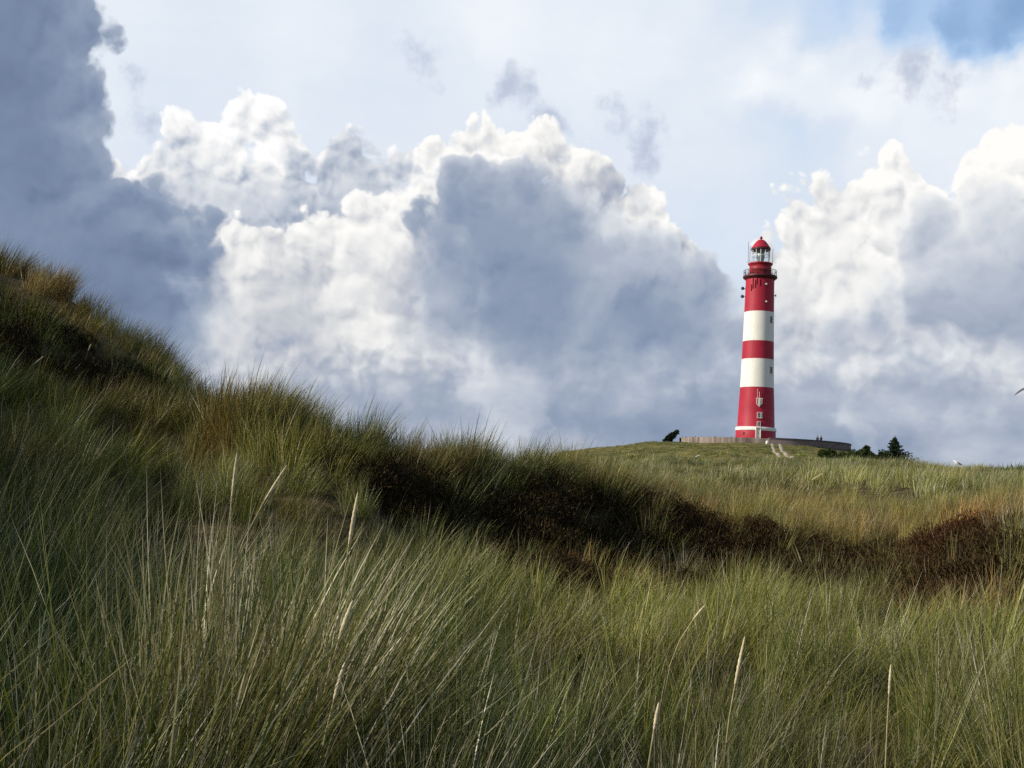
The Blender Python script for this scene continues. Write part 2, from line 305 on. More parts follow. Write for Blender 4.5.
NEAR_L = [(.3, -1.6), (1.2, -1.5), (2.2, -1.25)]
NEAR_R = [(.3, -1.6), (1.2, -1.58), (2.2, -1.5)]
BACK = [(30, -.6), (45, -1.5), (70, -2), (110, -1), (160, 0), (300, -3), (700, -8), (4500, -12)]
PR = [
    (-180, [(.3, -1.6), (3, -1.3), (8, -1.0), (20, -.5), (60, 1.5), (200, -2), (4500, -12)]),
    (-140, [(.3, -1.6), (3, -.9), (5, .8), (7, 1.9), (10, 2.2), (14, 1.8), (25, .6), (60, 0), (200, -2), (4500, -12)]),
    (-110, [(.3, -1.6), (3, -.6), (5, 1.05), (7, 2.35), (10, 2.7), (14, 2.0), (25, .6), (60, 0), (200, -2), (4500, -12)]),  # mound out of view, its height shaped to shade the left foreground
    (-75, [(.3, -1.6), (3, -.6), (5, .75), (7, 1.75), (9, 2.05), (14, 1.7), (20, 1.2), (60, 0), (200, -2), (4500, -12)]),
    (-45, [(.3, -1.6), (3, -.9), (6, .1), (10, 1.2), (14, 2.2), (18, 2.8), (24, 2.2), (60, 0), (200, -2), (4500, -12)]),
    prof(0, [(3, 800), (4.5, 690), (6, 595), (8, 500), (10, 425), (12, 368), (13.4, 352), (15, 300), (16.5, 262), (18, 254)], NEAR_L + [(23, 3.0), (32, .6)] + BACK[1:]),
    prof(55, [(3, 795), (4.5, 690), (6, 600), (8, 510), (10, 440), (12, 390), (13.4, 375), (15, 330), (16.5, 296), (18, 283)], NEAR_L + [(23, 2.4), (32, .4)] + BACK[1:]),
    prof(100, [(3, 790), (4.5, 690), (6, 605), (8, 520), (10, 455), (12, 408), (13.4, 392), (15, 352), (16.5, 325), (17.6, 318)], NEAR_L + [(23, 1.6), (32, .2)] + BACK[1:]),
    prof(150, [(3, 785), (4.5, 690), (6, 610), (8, 530), (10, 465), (11.5, 428), (13, 405), (15, 375), (16.5, 356), (17.6, 352)], NEAR_L + [(23, .8), (32, 0)] + BACK[1:]),
    prof(195, [(3, 780), (4.5, 690), (6, 615), (8, 535), (10, 465), (11.5, 418), (12.2, 410), (13.5, 404), (15.5, 398), (17.6, 392)], NEAR_L + [(23, .3)] + BACK),
    prof(240, [(3, 780), (4.5, 690), (6, 618), (8, 535), (9.6, 468), (10.7, 420), (11.4, 405)], NEAR_L + [(13, .65), (16, .3), (22, -.2)] + BACK),
    prof(300, [(3, 780), (4.5, 692), (6, 622), (8, 540), (9.6, 475), (10.6, 430), (11.4, 414)], NEAR_L + [(13, .35), (16, 0), (22, -.4)] + BACK),
    prof(350, [(3, 785), (4.5, 700), (6, 630), (8, 558), (9.6, 498), (10.6, 456), (11.7, 430)], NEAR_L + [(13, .15), (16, -.2), (22, -.5)] + BACK, .16),
    prof(400, [(3, 790), (4.5, 708), (6, 640), (8, 580), (9.6, 532), (10.6, 497), (11.3, 455), (12.1, 443)], NEAR_L + [(14, 0), (18, -.4)] + BACK, .16),
    prof(450, [(3, 800), (4.5, 714), (6, 648), (8, 592), (9.6, 553), (10.8, 520), (11.8, 468), (12.4, 452)], NEAR_L + [(14, 0), (18, -.4)] + BACK, .16),
    prof(500, [(3, 805), (4.5, 717), (6, 652), (8, 600), (9.6, 566), (11.0, 538), (12.0, 480), (12.7, 458)], NEAR_L + [(14.5, -.1), (18, -.4)] + BACK, .16),
    prof(560, [(4.5, 718), (6, 655), (8, 604), (9.6, 575), (11.3, 548), (12.4, 498), (13.2, 472), (14, 463), (150, 463), (180, 455), (205, 451)], NEAR_R + [(17, -.2), (25, -.6), (45, -.6), (80, 0), (110, .5), (250, 3), (350, -4), (4500, -12)], .16),
    prof(600, [(4.5, 720), (6, 656), (8, 607), (9.6, 580), (11.6, 556), (12.9, 510), (13.6, 486), (14.4, 474), (40, 470), (120, 466), (150, 459), (180, 452), (204, 446)], NEAR_R + [(18, -.1), (60, .6), (90, 1.3), (260, 3), (350, -4), (4500, -12)]),
    prof(650, [(4.5, 720), (6, 656), (8, 609), (9.6, 583), (11.8, 562), (13.2, 518), (14.0, 492), (15, 482), (25, 478), (40, 473), (58, 469), (120, 465), (150, 457), (180, 449), (202, 442), (225, 441)], NEAR_R + [(80, 1.2), (260, 4), (350, -4), (4500, -12)]),
    prof(700, [(4.5, 720), (6, 656), (8, 611), (9.6, 586), (12, 566), (13.5, 535), (14.4, 502), (15.5, 494), (18, 491), (25, 483), (40, 475), (58, 469), (120, 465), (150, 457), (180, 448), (200, 442), (225, 441)], NEAR_R + [(80, 1.2), (260, 4), (350, -4), (4500, -12)]),
    prof(757, [(4.5, 720), (6, 657), (8, 612), (9.6, 588), (12, 570), (13.5, 552), (14.6, 518), (15.6, 508), (18, 502), (25, 487), (40, 474), (58, 466), (120, 465), (150, 457), (180, 448), (199, 442), (225, 441)], NEAR_R + [(80, 1.4), (260, 4), (350, -4), (4500, -12)]),
    prof(800, [(4.5, 720), (6, 658), (8, 613), (9.6, 590), (12, 573), (13.5, 558), (14.7, 528), (15.6, 518), (18, 508), (25, 490), (40, 477), (58, 467), (120, 465), (150, 457), (180, 450), (199, 445), (225, 444)], NEAR_R + [(80, 1.5), (260, 3), (350, -4), (4500, -12)]),
    prof(848, [(4.5, 720), (6, 658), (8, 614), (9.6, 592), (11.4, 580), (13, 558), (14.2, 532), (15.2, 524), (18, 510), (25, 491), (40, 477), (58, 467), (120, 465), (150, 460), (180, 455), (203, 451)], NEAR_R + [(80, 1.6), (260, 2), (350, -4), (4500, -12)]),
    prof(890, [(4.5, 720), (6, 659), (8, 615), (9.6, 594), (11, 582), (12.6, 556), (13.7, 534), (15, 526), (18, 512), (25, 492), (40, 477), (58, 467), (120, 466), (150, 463), (180, 460), (203, 458)], NEAR_R + [(80, 1.7), (260, 1), (350, -4), (4500, -12)]),
    prof(950, [(4.5, 720), (6, 660), (8, 617), (9.2, 598), (10.4, 580), (11.8, 545), (12.8, 522), (14.5, 514), (18, 506), (25, 491), (40, 480), (58, 473), (92, 468)], NEAR_R + [(115, 2.0), (180, 1), (350, -4), (4500, -12)]),
    prof(1024, [(4.5, 720), (6, 661), (8, 618), (8.8, 602), (9.8, 576), (11, 530), (12, 508), (14, 500), (18, 497), (25, 489), (40, 484), (58, 479), (92, 475)], NEAR_R + [(115, 1.2), (180, 0), (350, -4), (4500, -12)]),
    (40, [(.3, -1.6), (3, -1.5), (8, -1.3), (11, -.6), (14, -.3), (30, -.1), (60, .8), (90, 1.6), (150, .5), (350, -4), (4500, -12)]),
    (70, [(.3, -1.6), (3, -1.5), (8, -1.2), (14, -.4), (30, .6), (60, .6), (150, 0), (350, -4), (4500, -12)]),
    (120, [(.3, -1.6), (3, -1.5), (8, -1.2), (14, -.2), (30, 1.0), (60, .6), (150, 0), (350, -4), (4500, -12)]),
    (180, [(.3, -1.6), (3, -1.3), (8, -1.0), (20, -.5), (60, 1.5), (200, -2), (4500, -12)]),
]
PR.sort(key=lambda p: p[0])
AZ = np.concatenate([np.arange(-180, -36, 2.0), np.arange(-36, 36, .14), np.arange(36, 180.01, 2.0)])
RR = np.concatenate([np.geomspace(.3, 8, 70)[:-1], np.arange(8, 20, .14), np.geomspace(20, 110, 110)[:-1], np.arange(110, 240, 1.6), np.geomspace(240, 4500, 60)])
LR = np.log(RR)
cols = np.array([np.interp(LR, np.log([q[0] for q in p[1]]), [q[1] for q in p[1]]) for p in PR])
paz = np.array([p[0] for p in PR])
def cubic(x, xp, Y):
    """smooth interpolation down the columns (Catmull-Rom with uneven knots, limited slopes)"""
    dx = np.diff(xp)[:, None]; sl = np.diff(Y, axis=0) / dx
    mm = np.zeros_like(Y); a, b = sl[:-1], sl[1:]
    mm[1:-1] = np.where(a * b > 0, 2 * a * b / (a + b + 1e-12 * np.sign(a + b) + 1e-15), 0)
    i = np.clip(np.searchsorted(xp, x, side='right') - 1, 0, len(xp) - 2); h = (xp[i + 1] - xp[i])[:, None]; t = ((x - xp[i]) / (xp[i + 1] - xp[i]))[:, None]
    return ((1 + 2 * t) * (1 - t) ** 2) * Y[i] + t * (1 - t) ** 2 * h * mm[i] + t * t * (3 - 2 * t) * Y[i + 1] + t * t * (t - 1) * h * mm[i + 1]
Z = cubic(AZ, paz, cols)                                  # [az, r]
# soften the corners of the profiles along r
def blur_r(Z, s):
    k = np.exp(-.5 * (np.arange(-3 * s, 3 * s + 1) / s) ** 2); k /= k.sum()
    Zp = np.pad(Z, ((0, 0), (3 * s, 3 * s)), mode='edge')
    return np.stack([np.convolve(row, k, mode='valid') for row in Zp])
Z = blur_r(Z, 2)
GX = np.sin(np.radians(AZ))[:, None] * RR[None]; GY = np.cos(np.radians(AZ))[:, None] * RR[None]
amp1 = np.interp(RR, [0, 3, 10, 30, 90, 140, 300, 4500], [.02, .06, .11, .24, .40, .36, .6, 2])[None]
# hummocks (not on the levelled lighthouse mound)
LHC = pt(755.5, 437, 216.0)
dmound = np.hypot(GX - LHC[0], GY - LHC[1])
calm = np.clip((dmound - 19) / 42, 0.0, 1)
Z = Z + amp1 * (.25 + .75 * calm) * fbm(GX / 2.6, GY / 2.6, 3) + np.interp(RR, [0, 8, 22, 35, 90, 300], [0, .08, .28, .55, .85, .8])[None] * calm * fbm(GX / 8.5 + 5, GY / 8.5, 3)
Z[-1] = Z[0]

def hgt(x, y):
    x = np.asarray(x, float); y = np.asarray(y, float)
    a = np.degrees(np.arctan2(x, y)); l = np.hypot(x, y)
    i = np.clip(np.searchsorted(AZ, a, side='right') - 1, 0, len(AZ) - 2); j = np.clip(np.searchsorted(RR, l, side='right') - 1, 0, len(RR) - 2)
    t = (a - AZ[i]) / (AZ[i + 1] - AZ[i]); s = np.clip((l - RR[j]) / (RR[j + 1] - RR[j]), 0, 1)
    return (Z[i, j] * (1 - s) + Z[i, j + 1] * s) * (1 - t) + (Z[i + 1, j] * (1 - s) + Z[i + 1, j + 1] * s) * t

def on_ground(x, y, dz=0.0): return Vector((x, y, float(hgt(x, y)) + dz))

def hit(px, py, r0=3.0, r1=260.0):
    """first place the ground is met along the line of sight through a photo position"""
    d = ray(px, py); k = math.hypot(d[0], d[1])
    rs = np.geomspace(r0, r1, 4000); x = d[0] / k * rs; y = d[1] / k * rs; z = d[2] / k * rs
    below = z < hgt(x, y); i = int(np.argmax(below)) if below.any() else -1
    return Vector((x[i], y[i], float(hgt(x[i], y[i]))))

def column(x, y):
    """photo column of a direction (at the height of the dunes)"""
    a = np.degrees(np.arctan2(x, y))
    ca = np.array([az_of(p) for p in range(-400, 1500, 20)]); return np.interp(a, ca, np.arange(-400, 1500, 20))

# ----------------------------------------------------------------------------- materials
def mat(name, build):
    mt = bpy.data.materials.new(name); mt.use_nodes = True; t = mt.node_tree; t.nodes.clear()
    gg = G(t); out = gg.new('ShaderNodeOutputMaterial'); t.links.new(build(gg), out.inputs[0]); return mt

def princ(gg, col, rough=.6, spec=.3, metal=0.0, normal=None, trans=0.0, alpha=None):
    n = gg.new('ShaderNodeBsdfPrincipled')
    gg.put(n.inputs['Base Color'], col if hasattr(col, 'is_output') or len(col) == 4 else (*col, 1))
    gg.put(n.inputs['Roughness'], rough); n.inputs['Specular IOR Level'].default_value = spec; n.inputs['Metallic'].default_value = metal
    if trans: n.inputs['Transmission Weight'].default_value = trans
    if normal is not None: gg.put(n.inputs['Normal'], normal)
    return n.outputs[0]

def bump(gg, h, strength=.3, dist=.02):
    n = gg.new('ShaderNodeBump'); gg.put(n.inputs['Height'], h); n.inputs['Strength'].default_value = strength; n.inputs['Distance'].default_value = dist
    return n.outputs[0]

def pos(gg, kind='Object'):
    n = gg.new('ShaderNodeTexCoord'); return n.outputs[kind]

def speckle(name, c1, c2, scale=4.0, rough=.7, spec=.25, bstr=.25, metal=0.0):
    """painted or weathered surface: two tones in uneven patches"""
    def b(gg):
        p = pos(gg); n = gg.noise(p, scale, 5, .6, '3D')
        f = gg.smooth(n, .35, .68)
        return princ(gg, gg.mix(f, (*c1, 1), (*c2, 1)), rough, spec, metal, bump(gg, gg.noise(p, scale * 6, 4, .6, '3D'), bstr, .02))
    return mat(name, b)

def attr(gg, name, kind='GEOMETRY', out='Fac'):
    n = gg.new('ShaderNodeAttribute'); n.attribute_name = name; n.attribute_type = kind; return n.outputs[out]

def m_blade(gg):
    c = gg.new('ShaderNodeSeparateColor'); gg.put(c.inputs[0], attr(gg, 'blade', 'GEOMETRY', 'Color'))
    rnd, dead, along = c.outputs[0], c.outputs[1], c.outputs[2]
    hue = attr(gg, 'hue', 'INSTANCER'); rust = attr(gg, 'rust', 'INSTANCER'); vig = attr(gg, 'vig', 'INSTANCER')
    grn = gg.ramp(gg.m('ADD', gg.m('MULTIPLY', rnd, .55), gg.m('MULTIPLY', hue, .5)),
                  [(0.0, (.018, .042, .010, 1)), (.35, (.060, .094, .018, 1)), (.65, (.135, .156, .030, 1)), (1.0, (.24, .235, .055, 1))])
    straw = gg.ramp(rnd, [(0, (.14, .108, .062, 1)), (.4, (.28, .235, .15, 1)), (.75, (.43, .39, .30, 1)), (1, (.62, .59, .50, 1))])
    ru = gg.ramp(rnd, [(0, (.10, .042, .018, 1)), (.5, (.215, .10, .034, 1)), (1, (.33, .20, .075, 1))])
    c1 = gg.mix(dead, grn, straw)
    # tips dry out first, sheaths at the foot are pale
    tip = gg.m('MULTIPLY', gg.smooth(along, .78, 1.0), .5); c1 = gg.mix(tip, c1, straw)
    foot = gg.m('MULTIPLY', gg.smooth(along, .2, .0), .4); c1 = gg.mix(foot, c1, (.20, .155, .085, 1))
    c1 = gg.mix(gg.m('MULTIPLY', rust, gg.smooth(rnd, .0, .5, .55, 1.0)), c1, ru)
    v = gg.new('ShaderNodeHueSaturation'); gg.put(v.inputs['Value'], vig); gg.put(v.inputs['Color'], c1); c1 = v.outputs[0]
    d = gg.new('ShaderNodeBsdfDiffuse'); gg.put(d.inputs[0], c1)
    tl = gg.new('ShaderNodeBsdfTranslucent'); gg.put(tl.inputs[0], gg.mix(1.0, c1, (1.0, 1.05, .55, 1), 'MULTIPLY'))
    gl = gg.new('ShaderNodeBsdfGlossy'); gl.inputs[0].default_value = (.9, .9, .85, 1); gl.inputs['Roughness'].default_value = .42
    m1 = gg.new('ShaderNodeMixShader'); m1.inputs[0].default_value = .28; gg.put(m1.inputs[1], d.outputs[0]); gg.put(m1.inputs[2], tl.outputs[0])
    m2 = gg.new('ShaderNodeMixShader'); m2.inputs[0].default_value = .025; gg.put(m2.inputs[1], m1.outputs[0]); gg.put(m2.inputs[2], gl.outputs[0])
    return m2.outputs[0]
M_BLADE = mat('marram_blade', m_blade)

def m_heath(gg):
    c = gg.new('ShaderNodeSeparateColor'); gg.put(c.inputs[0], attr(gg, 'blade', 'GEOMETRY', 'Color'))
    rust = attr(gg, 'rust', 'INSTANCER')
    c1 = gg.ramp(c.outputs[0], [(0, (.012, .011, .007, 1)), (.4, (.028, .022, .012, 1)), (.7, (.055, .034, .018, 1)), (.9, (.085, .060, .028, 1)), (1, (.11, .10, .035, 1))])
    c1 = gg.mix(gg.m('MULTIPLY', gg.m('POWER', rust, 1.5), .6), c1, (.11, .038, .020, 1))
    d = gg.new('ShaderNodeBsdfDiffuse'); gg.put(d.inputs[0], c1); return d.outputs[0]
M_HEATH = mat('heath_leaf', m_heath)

def m_ground(gg):
    p = pos(gg, 'Object')
    far = attr(gg, 'far'); peat_shade = attr(gg, 'peat_shade'); sand = attr(gg, 'sand')
    n1 = gg.noise(p, .35, 6, .62, '3D'); n2 = gg.noise(p, 2.2, 5, .65, '3D'); n3 = gg.noise(p, 18.0, 4, .6, '3D')
    litter = gg.ramp(gg.m('ADD', gg.m('MULTIPLY', n2, .6), gg.m('MULTIPLY', n3, .4)), [(.34, (.016, .014, .008, 1)), (.5, (.055, .042, .020, 1)), (.62, (.14, .10, .05, 1))])
    turf = gg.ramp(gg.m('ADD', gg.m('MULTIPLY', n1, .6), gg.m('MULTIPLY', n2, .4)), [(.38, (.036, .048, .014, 1)), (.46, (.100, .100, .028, 1)), (.54, (.175, .145, .048, 1)), (.66, (.23, .19, .09, 1))])
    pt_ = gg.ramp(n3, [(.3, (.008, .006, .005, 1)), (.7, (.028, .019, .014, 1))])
    sn = gg.ramp(n3, [(.3, (.30, .26, .19, 1)), (.7, (.42, .37, .28, 1))])
    c = gg.mix(far, litter, turf); c = gg.mix(peat_shade, c, pt_); c = gg.mix(gg.m('MULTIPLY', sand, gg.smooth(n1, .42, .58)), c, sn)
    return princ(gg, c, .95, .1, 0, bump(gg, gg.m('ADD', n2, gg.m('MULTIPLY', n3, .4)), .6, .12))
M_GROUND = mat('dune_ground', m_ground)

# ----------------------------------------------------------------------------- mesh helpers
def new_obj(name, verts, faces, mats, parent=None, fmat=None, smooth=False):
    me = bpy.data.meshes.new(name); me.from_pydata([tuple(map(float, v)) for v in verts], [], [tuple(map(int, f)) for f in faces])
    for q in (mats if isinstance(mats, (list, tuple)) else [mats]): me.materials.append(q)
    if fmat is not None: me.polygons.foreach_set('material_index', list(fmat))
    if smooth: me.polygons.foreach_set('use_smooth', [True] * len(me.polygons))
    me.update(); o = bpy.data.objects.new(name, me); COL.objects.link(o)
    if parent is not None: o.parent = parent
    return o

def tag(o, label=None, cat=None, group=None, kind=None):
    if label: o['label'] = label
    if cat: o['category'] = cat
    if group: o['group'] = group
    if kind: o['kind'] = kind
    return o

def empty(name, loc, rz=0.0):
    o = bpy.data.objects.new(name, None); COL.objects.link(o); o.location = loc; o.rotation_euler = (0, 0, rz); o.empty_display_size = .3; return o

class MB:
    def __init__(s): s.v = []; s.f = []; s.m = []
    def add(s, v, f, m=0):
        b = len(s.v); s.v += [tuple(q) for q in v]; s.f += [tuple(b + i for i in q) for q in f]; s.m += [m] * len(f)
    def box(s, c, d, m=0, rz=0.0, rx=0.0):
        x, y, z = d[0] / 2, d[1] / 2, d[2] / 2
        M = Matrix.Translation(c) @ Matrix.Rotation(rz, 4, 'Z') @ Matrix.Rotation(rx, 4, 'X')
        v = [M @ Vector((a * x, b * y, e * z)) for e in (-1, 1) for a, b in ((-1, -1), (1, -1), (1, 1), (-1, 1))]
        s.add(v, [(3, 2, 1, 0), (4, 5, 6, 7), (0, 1, 5, 4), (1, 2, 6, 5), (2, 3, 7, 6), (3, 0, 4, 7)], m)
    def lathe(s, pr, n=48, m=0, a0=0.0, a1=2 * math.pi, cap=True, ms=None):
        full = abs(a1 - a0 - 2 * math.pi) < 1e-6; k = n if full else n + 1; b = len(s.v)
        for r, z in pr:
            for i in range(k):
                a = a0 + (a1 - a0) * i / n; s.v.append((r * math.cos(a), r * math.sin(a), z))
        for j in range(len(pr) - 1):
            for i in range(n):
                i2 = (i + 1) % k; s.f.append((b + j * k + i, b + j * k + i2, b + (j + 1) * k + i2, b + (j + 1) * k + i)); s.m.append(ms[j] if ms else m)
        if cap and full:
            s.f.append(tuple(b + i for i in reversed(range(k)))); s.m.append(ms[0] if ms else m)
            s.f.append(tuple(b + (len(pr) - 1) * k + i for i in range(k))); s.m.append(ms[-1] if ms else m)
    def tube(s, pts, rad, n=8, m=0):
        pts = [Vector(p) for p in pts]; rad = rad if isinstance(rad, (list, tuple)) else [rad] * len(pts); b = len(s.v)
        for i, p in enumerate(pts):
            d = (pts[min(i + 1, len(pts) - 1)] - pts[max(i - 1, 0)]).normalized()
            q = d.to_track_quat('Z', 'Y')
            for k in range(n):
                a = 2 * math.pi * k / n; s.v.append(tuple(p + q @ Vector((rad[i] * math.cos(a), rad[i] * math.sin(a), 0))))
        for i in range(len(pts) - 1):
            for k in range(n):
                k2 = (k + 1) % n; s.f.append((b + i * n + k, b + i * n + k2, b + (i + 1) * n + k2, b + (i + 1) * n + k)); s.m.append(m)
        s.f.append(tuple(b + k for k in reversed(range(n)))); s.m.append(m)
        e = b + (len(pts) - 1) * n; s.f.append(tuple(e + k for k in range(n))); s.m.append(m)
    def ball(s, c, r, n=12, k=8, m=0, sc=(1, 1, 1), rot=None):
        b = len(s.v); c = Vector(c)
        for j in range(k + 1):
            t = math.pi * j / k
            for i in range(n):
                a = 2 * math.pi * i / n
                q = Vector((r * sc[0] * math.sin(t) * math.cos(a), r * sc[1] * math.sin(t) * math.sin(a), -r * sc[2] * math.cos(t)))
                if rot: q = rot @ q
                s.v.append(tuple(c + q))
        for j in range(k):
            for i in range(n):
                i2 = (i + 1) % n; s.f.append((b + j * n + i, b + j * n + i2, b + (j + 1) * n + i2, b + (j + 1) * n + i)); s.m.append(m)
    def build(s, name, mats, parent=None, smooth=False): return new_obj(name, s.v, s.f, mats, parent, s.m, smooth)

# ----------------------------------------------------------------------------- ground mesh
na, nr = len(AZ) - 1, len(RR)
verts = np.stack([GX[:-1], GY[:-1], Z[:-1]], -1).reshape(-1, 3)
ii, jj = np.meshgrid(np.arange(na), np.arange(nr - 1), indexing='ij'); i2 = (ii + 1) % na
quads = np.stack([ii * nr + jj, i2 * nr + jj, i2 * nr + jj + 1, ii * nr + jj + 1], -1).reshape(-1, 4)
me = bpy.data.meshes.new('ground')
capv = len(verts); verts = np.vstack([verts, [[0, 0, -1.6]]])
tris = np.stack([np.full(na, capv), (np.arange(na) + 1) % na * nr, np.arange(na) * nr], -1)
me.vertices.add(len(verts)); me.vertices.foreach_set('co', verts.astype(np.float32).ravel())
loops = np.concatenate([quads[:, ::-1].ravel(), tris[:, ::-1].ravel()]); me.loops.add(len(loops)); me.loops.foreach_set('vertex_index', loops.astype(np.int32))
st = np.concatenate([np.arange(len(quads)) * 4, len(quads) * 4 + np.arange(len(tris)) * 3])
me.polygons.add(len(st)); me.polygons.foreach_set('loop_start', st.astype(np.int32))
me.polygons.foreach_set('use_smooth', np.ones(len(st), bool)); me.update(calc_edges=True); me.validate()
me.materials.append(M_GROUND)

# the dark eroded bank overgrown with heath: for a photo column its foot and top distance
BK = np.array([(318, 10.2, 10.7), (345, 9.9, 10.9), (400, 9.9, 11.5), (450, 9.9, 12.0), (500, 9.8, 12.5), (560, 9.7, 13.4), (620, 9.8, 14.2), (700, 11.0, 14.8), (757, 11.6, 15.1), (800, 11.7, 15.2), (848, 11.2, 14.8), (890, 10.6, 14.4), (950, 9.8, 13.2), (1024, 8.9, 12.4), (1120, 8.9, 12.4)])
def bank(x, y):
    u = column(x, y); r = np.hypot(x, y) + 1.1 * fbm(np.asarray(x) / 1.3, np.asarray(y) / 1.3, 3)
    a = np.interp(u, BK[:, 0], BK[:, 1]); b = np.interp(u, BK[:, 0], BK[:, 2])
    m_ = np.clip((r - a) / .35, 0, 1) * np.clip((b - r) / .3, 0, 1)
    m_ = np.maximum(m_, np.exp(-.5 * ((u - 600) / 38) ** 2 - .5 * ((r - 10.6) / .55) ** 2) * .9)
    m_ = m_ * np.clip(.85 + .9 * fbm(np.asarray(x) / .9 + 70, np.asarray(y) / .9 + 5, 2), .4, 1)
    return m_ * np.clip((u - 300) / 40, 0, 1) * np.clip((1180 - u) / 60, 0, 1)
def lee_shade(x, y):
    """shade on the flank of the left dune, put in as dark heath and ground"""
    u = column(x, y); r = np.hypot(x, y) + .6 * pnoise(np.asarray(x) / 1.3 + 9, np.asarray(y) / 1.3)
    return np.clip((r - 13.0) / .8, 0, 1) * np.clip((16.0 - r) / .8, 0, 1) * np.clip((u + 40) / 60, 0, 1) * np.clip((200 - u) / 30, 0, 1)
X_, Y_ = verts[:, 0], verts[:, 1]; rv = np.hypot(X_, Y_)
for nm, arr in (('far', np.clip((rv - 25) / 40, 0, 1)), ('peat_shade', np.maximum(bank(X_, Y_), .3 * lee_shade(X_, Y_))),  # peat on the bank; shade painted into the left dune flank
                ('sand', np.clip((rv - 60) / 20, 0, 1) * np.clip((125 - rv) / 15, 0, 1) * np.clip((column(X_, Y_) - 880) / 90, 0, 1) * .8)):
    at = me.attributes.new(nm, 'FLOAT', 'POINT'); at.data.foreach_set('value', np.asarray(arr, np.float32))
ground = bpy.data.objects.new('ground', me); COL.objects.link(ground)
tag(ground, 'rolling dune ground under the grass', 'ground', kind='structure')

# ----------------------------------------------------------------------------- vegetation
PROTO = bpy.data.collections.new('tufts')

def tuft(name, n, seg, w, L, spread, lean, rad, dead, seed, droop=.25, stiff=1.0):
    r_ = np.random.default_rng(seed)
    ph = r_.uniform(0, 2 * np.pi, n); q = rad * np.sqrt(r_.uniform(0, 1, n))
    base = np.stack([q * np.cos(ph), q * np.sin(ph), np.full(n, -.04)], -1)
    ln = r_.uniform(L[0], L[1], n) * np.where(r_.uniform(0, 1, n) < .3, r_.uniform(.4, .8, n), 1)
    out = np.stack([np.cos(ph), np.sin(ph)], -1)
    T0 = out * (q / rad * spread)[:, None] + r_.normal(0, .10, (n, 2)) + np.array([lean * .45, 0])
    wind = np.stack([np.ones(n), r_.normal(0, .22, n)], -1) * (lean * r_.uniform(.3, 1.9, n))[:, None]
    bend = wind + out * (droop * r_.uniform(0, 1.6, n))[:, None]
    # a few broken or lying leaves
    odd = r_.uniform(0, 1, n) < .11; T0[odd] += r_.normal(0, .7, (odd.sum(), 2))
    wa = r_.uniform(0, np.pi, n); W_ = np.stack([np.cos(wa), np.sin(wa), np.zeros(n)], -1)
    ww = w * r_.uniform(.65, 1.35, n)
    P_ = base.copy(); V_ = np.zeros((n, 2 * seg + 1, 3)); A_ = np.zeros((n, 2 * seg + 1, 4), np.float32)
    isd = (r_.uniform(0, 1, n) < dead).astype(float) * r_.uniform(.6, 1, n); rn = r_.uniform(0, 1, n)
    for k in range(seg + 1):
        s = k / seg
        if k < seg:
            wk = (ww * (1 - .75 * s ** 1.5) * .5)[:, None] * W_
            V_[:, 2 * k] = P_ - wk; V_[:, 2 * k + 1] = P_ + wk
            A_[:, 2 * k] = A_[:, 2 * k + 1] = np.stack([rn, isd, np.full(n, s), np.ones(n)], -1)
        else:
            V_[:, 2 * k] = P_; A_[:, 2 * k] = np.stack([rn, isd, np.ones(n), np.ones(n)], -1)
        tl = T0 + bend * (s ** 1.3)
        d = np.concatenate([tl, np.ones((n, 1))], 1); d /= np.linalg.norm(d, axis=1)[:, None]
        P_ = P_ + d * (ln / seg)[:, None]
    nv = 2 * seg + 1; b = (np.arange(n) * nv)[:, None]
    fs = []
    for k in range(seg - 1): fs.append(np.stack([b[:, 0] + 2 * k, b[:, 0] + 2 * k + 1, b[:, 0] + 2 * k + 3, b[:, 0] + 2 * k + 2], -1))
    qf = np.concatenate(fs); tf = np.stack([b[:, 0] + 2 * seg - 2, b[:, 0] + 2 * seg - 1, b[:, 0] + 2 * seg], -1)
    me = bpy.data.meshes.new(name); vv = V_.reshape(-1, 3); me.vertices.add(len(vv)); me.vertices.foreach_set('co', vv.astype(np.float32).ravel())
    lp = np.concatenate([qf.ravel(), tf.ravel()]); me.loops.add(len(lp)); me.loops.foreach_set('vertex_index', lp.astype(np.int32))
    st = np.concatenate([np.arange(len(qf)) * 4, len(qf) * 4 + np.arange(len(tf)) * 3]); me.polygons.add(len(st)); me.polygons.foreach_set('loop_start', st.astype(np.int32))
    me.polygons.foreach_set('use_smooth', np.ones(len(st), bool)); me.update(calc_edges=True)
    at = me.attributes.new('blade', 'FLOAT_COLOR', 'POINT'); at.data.foreach_set('color', A_.reshape(-1))
    me.materials.append(M_BLADE); o = bpy.data.objects.new(name, me); PROTO.objects.link(o); return o

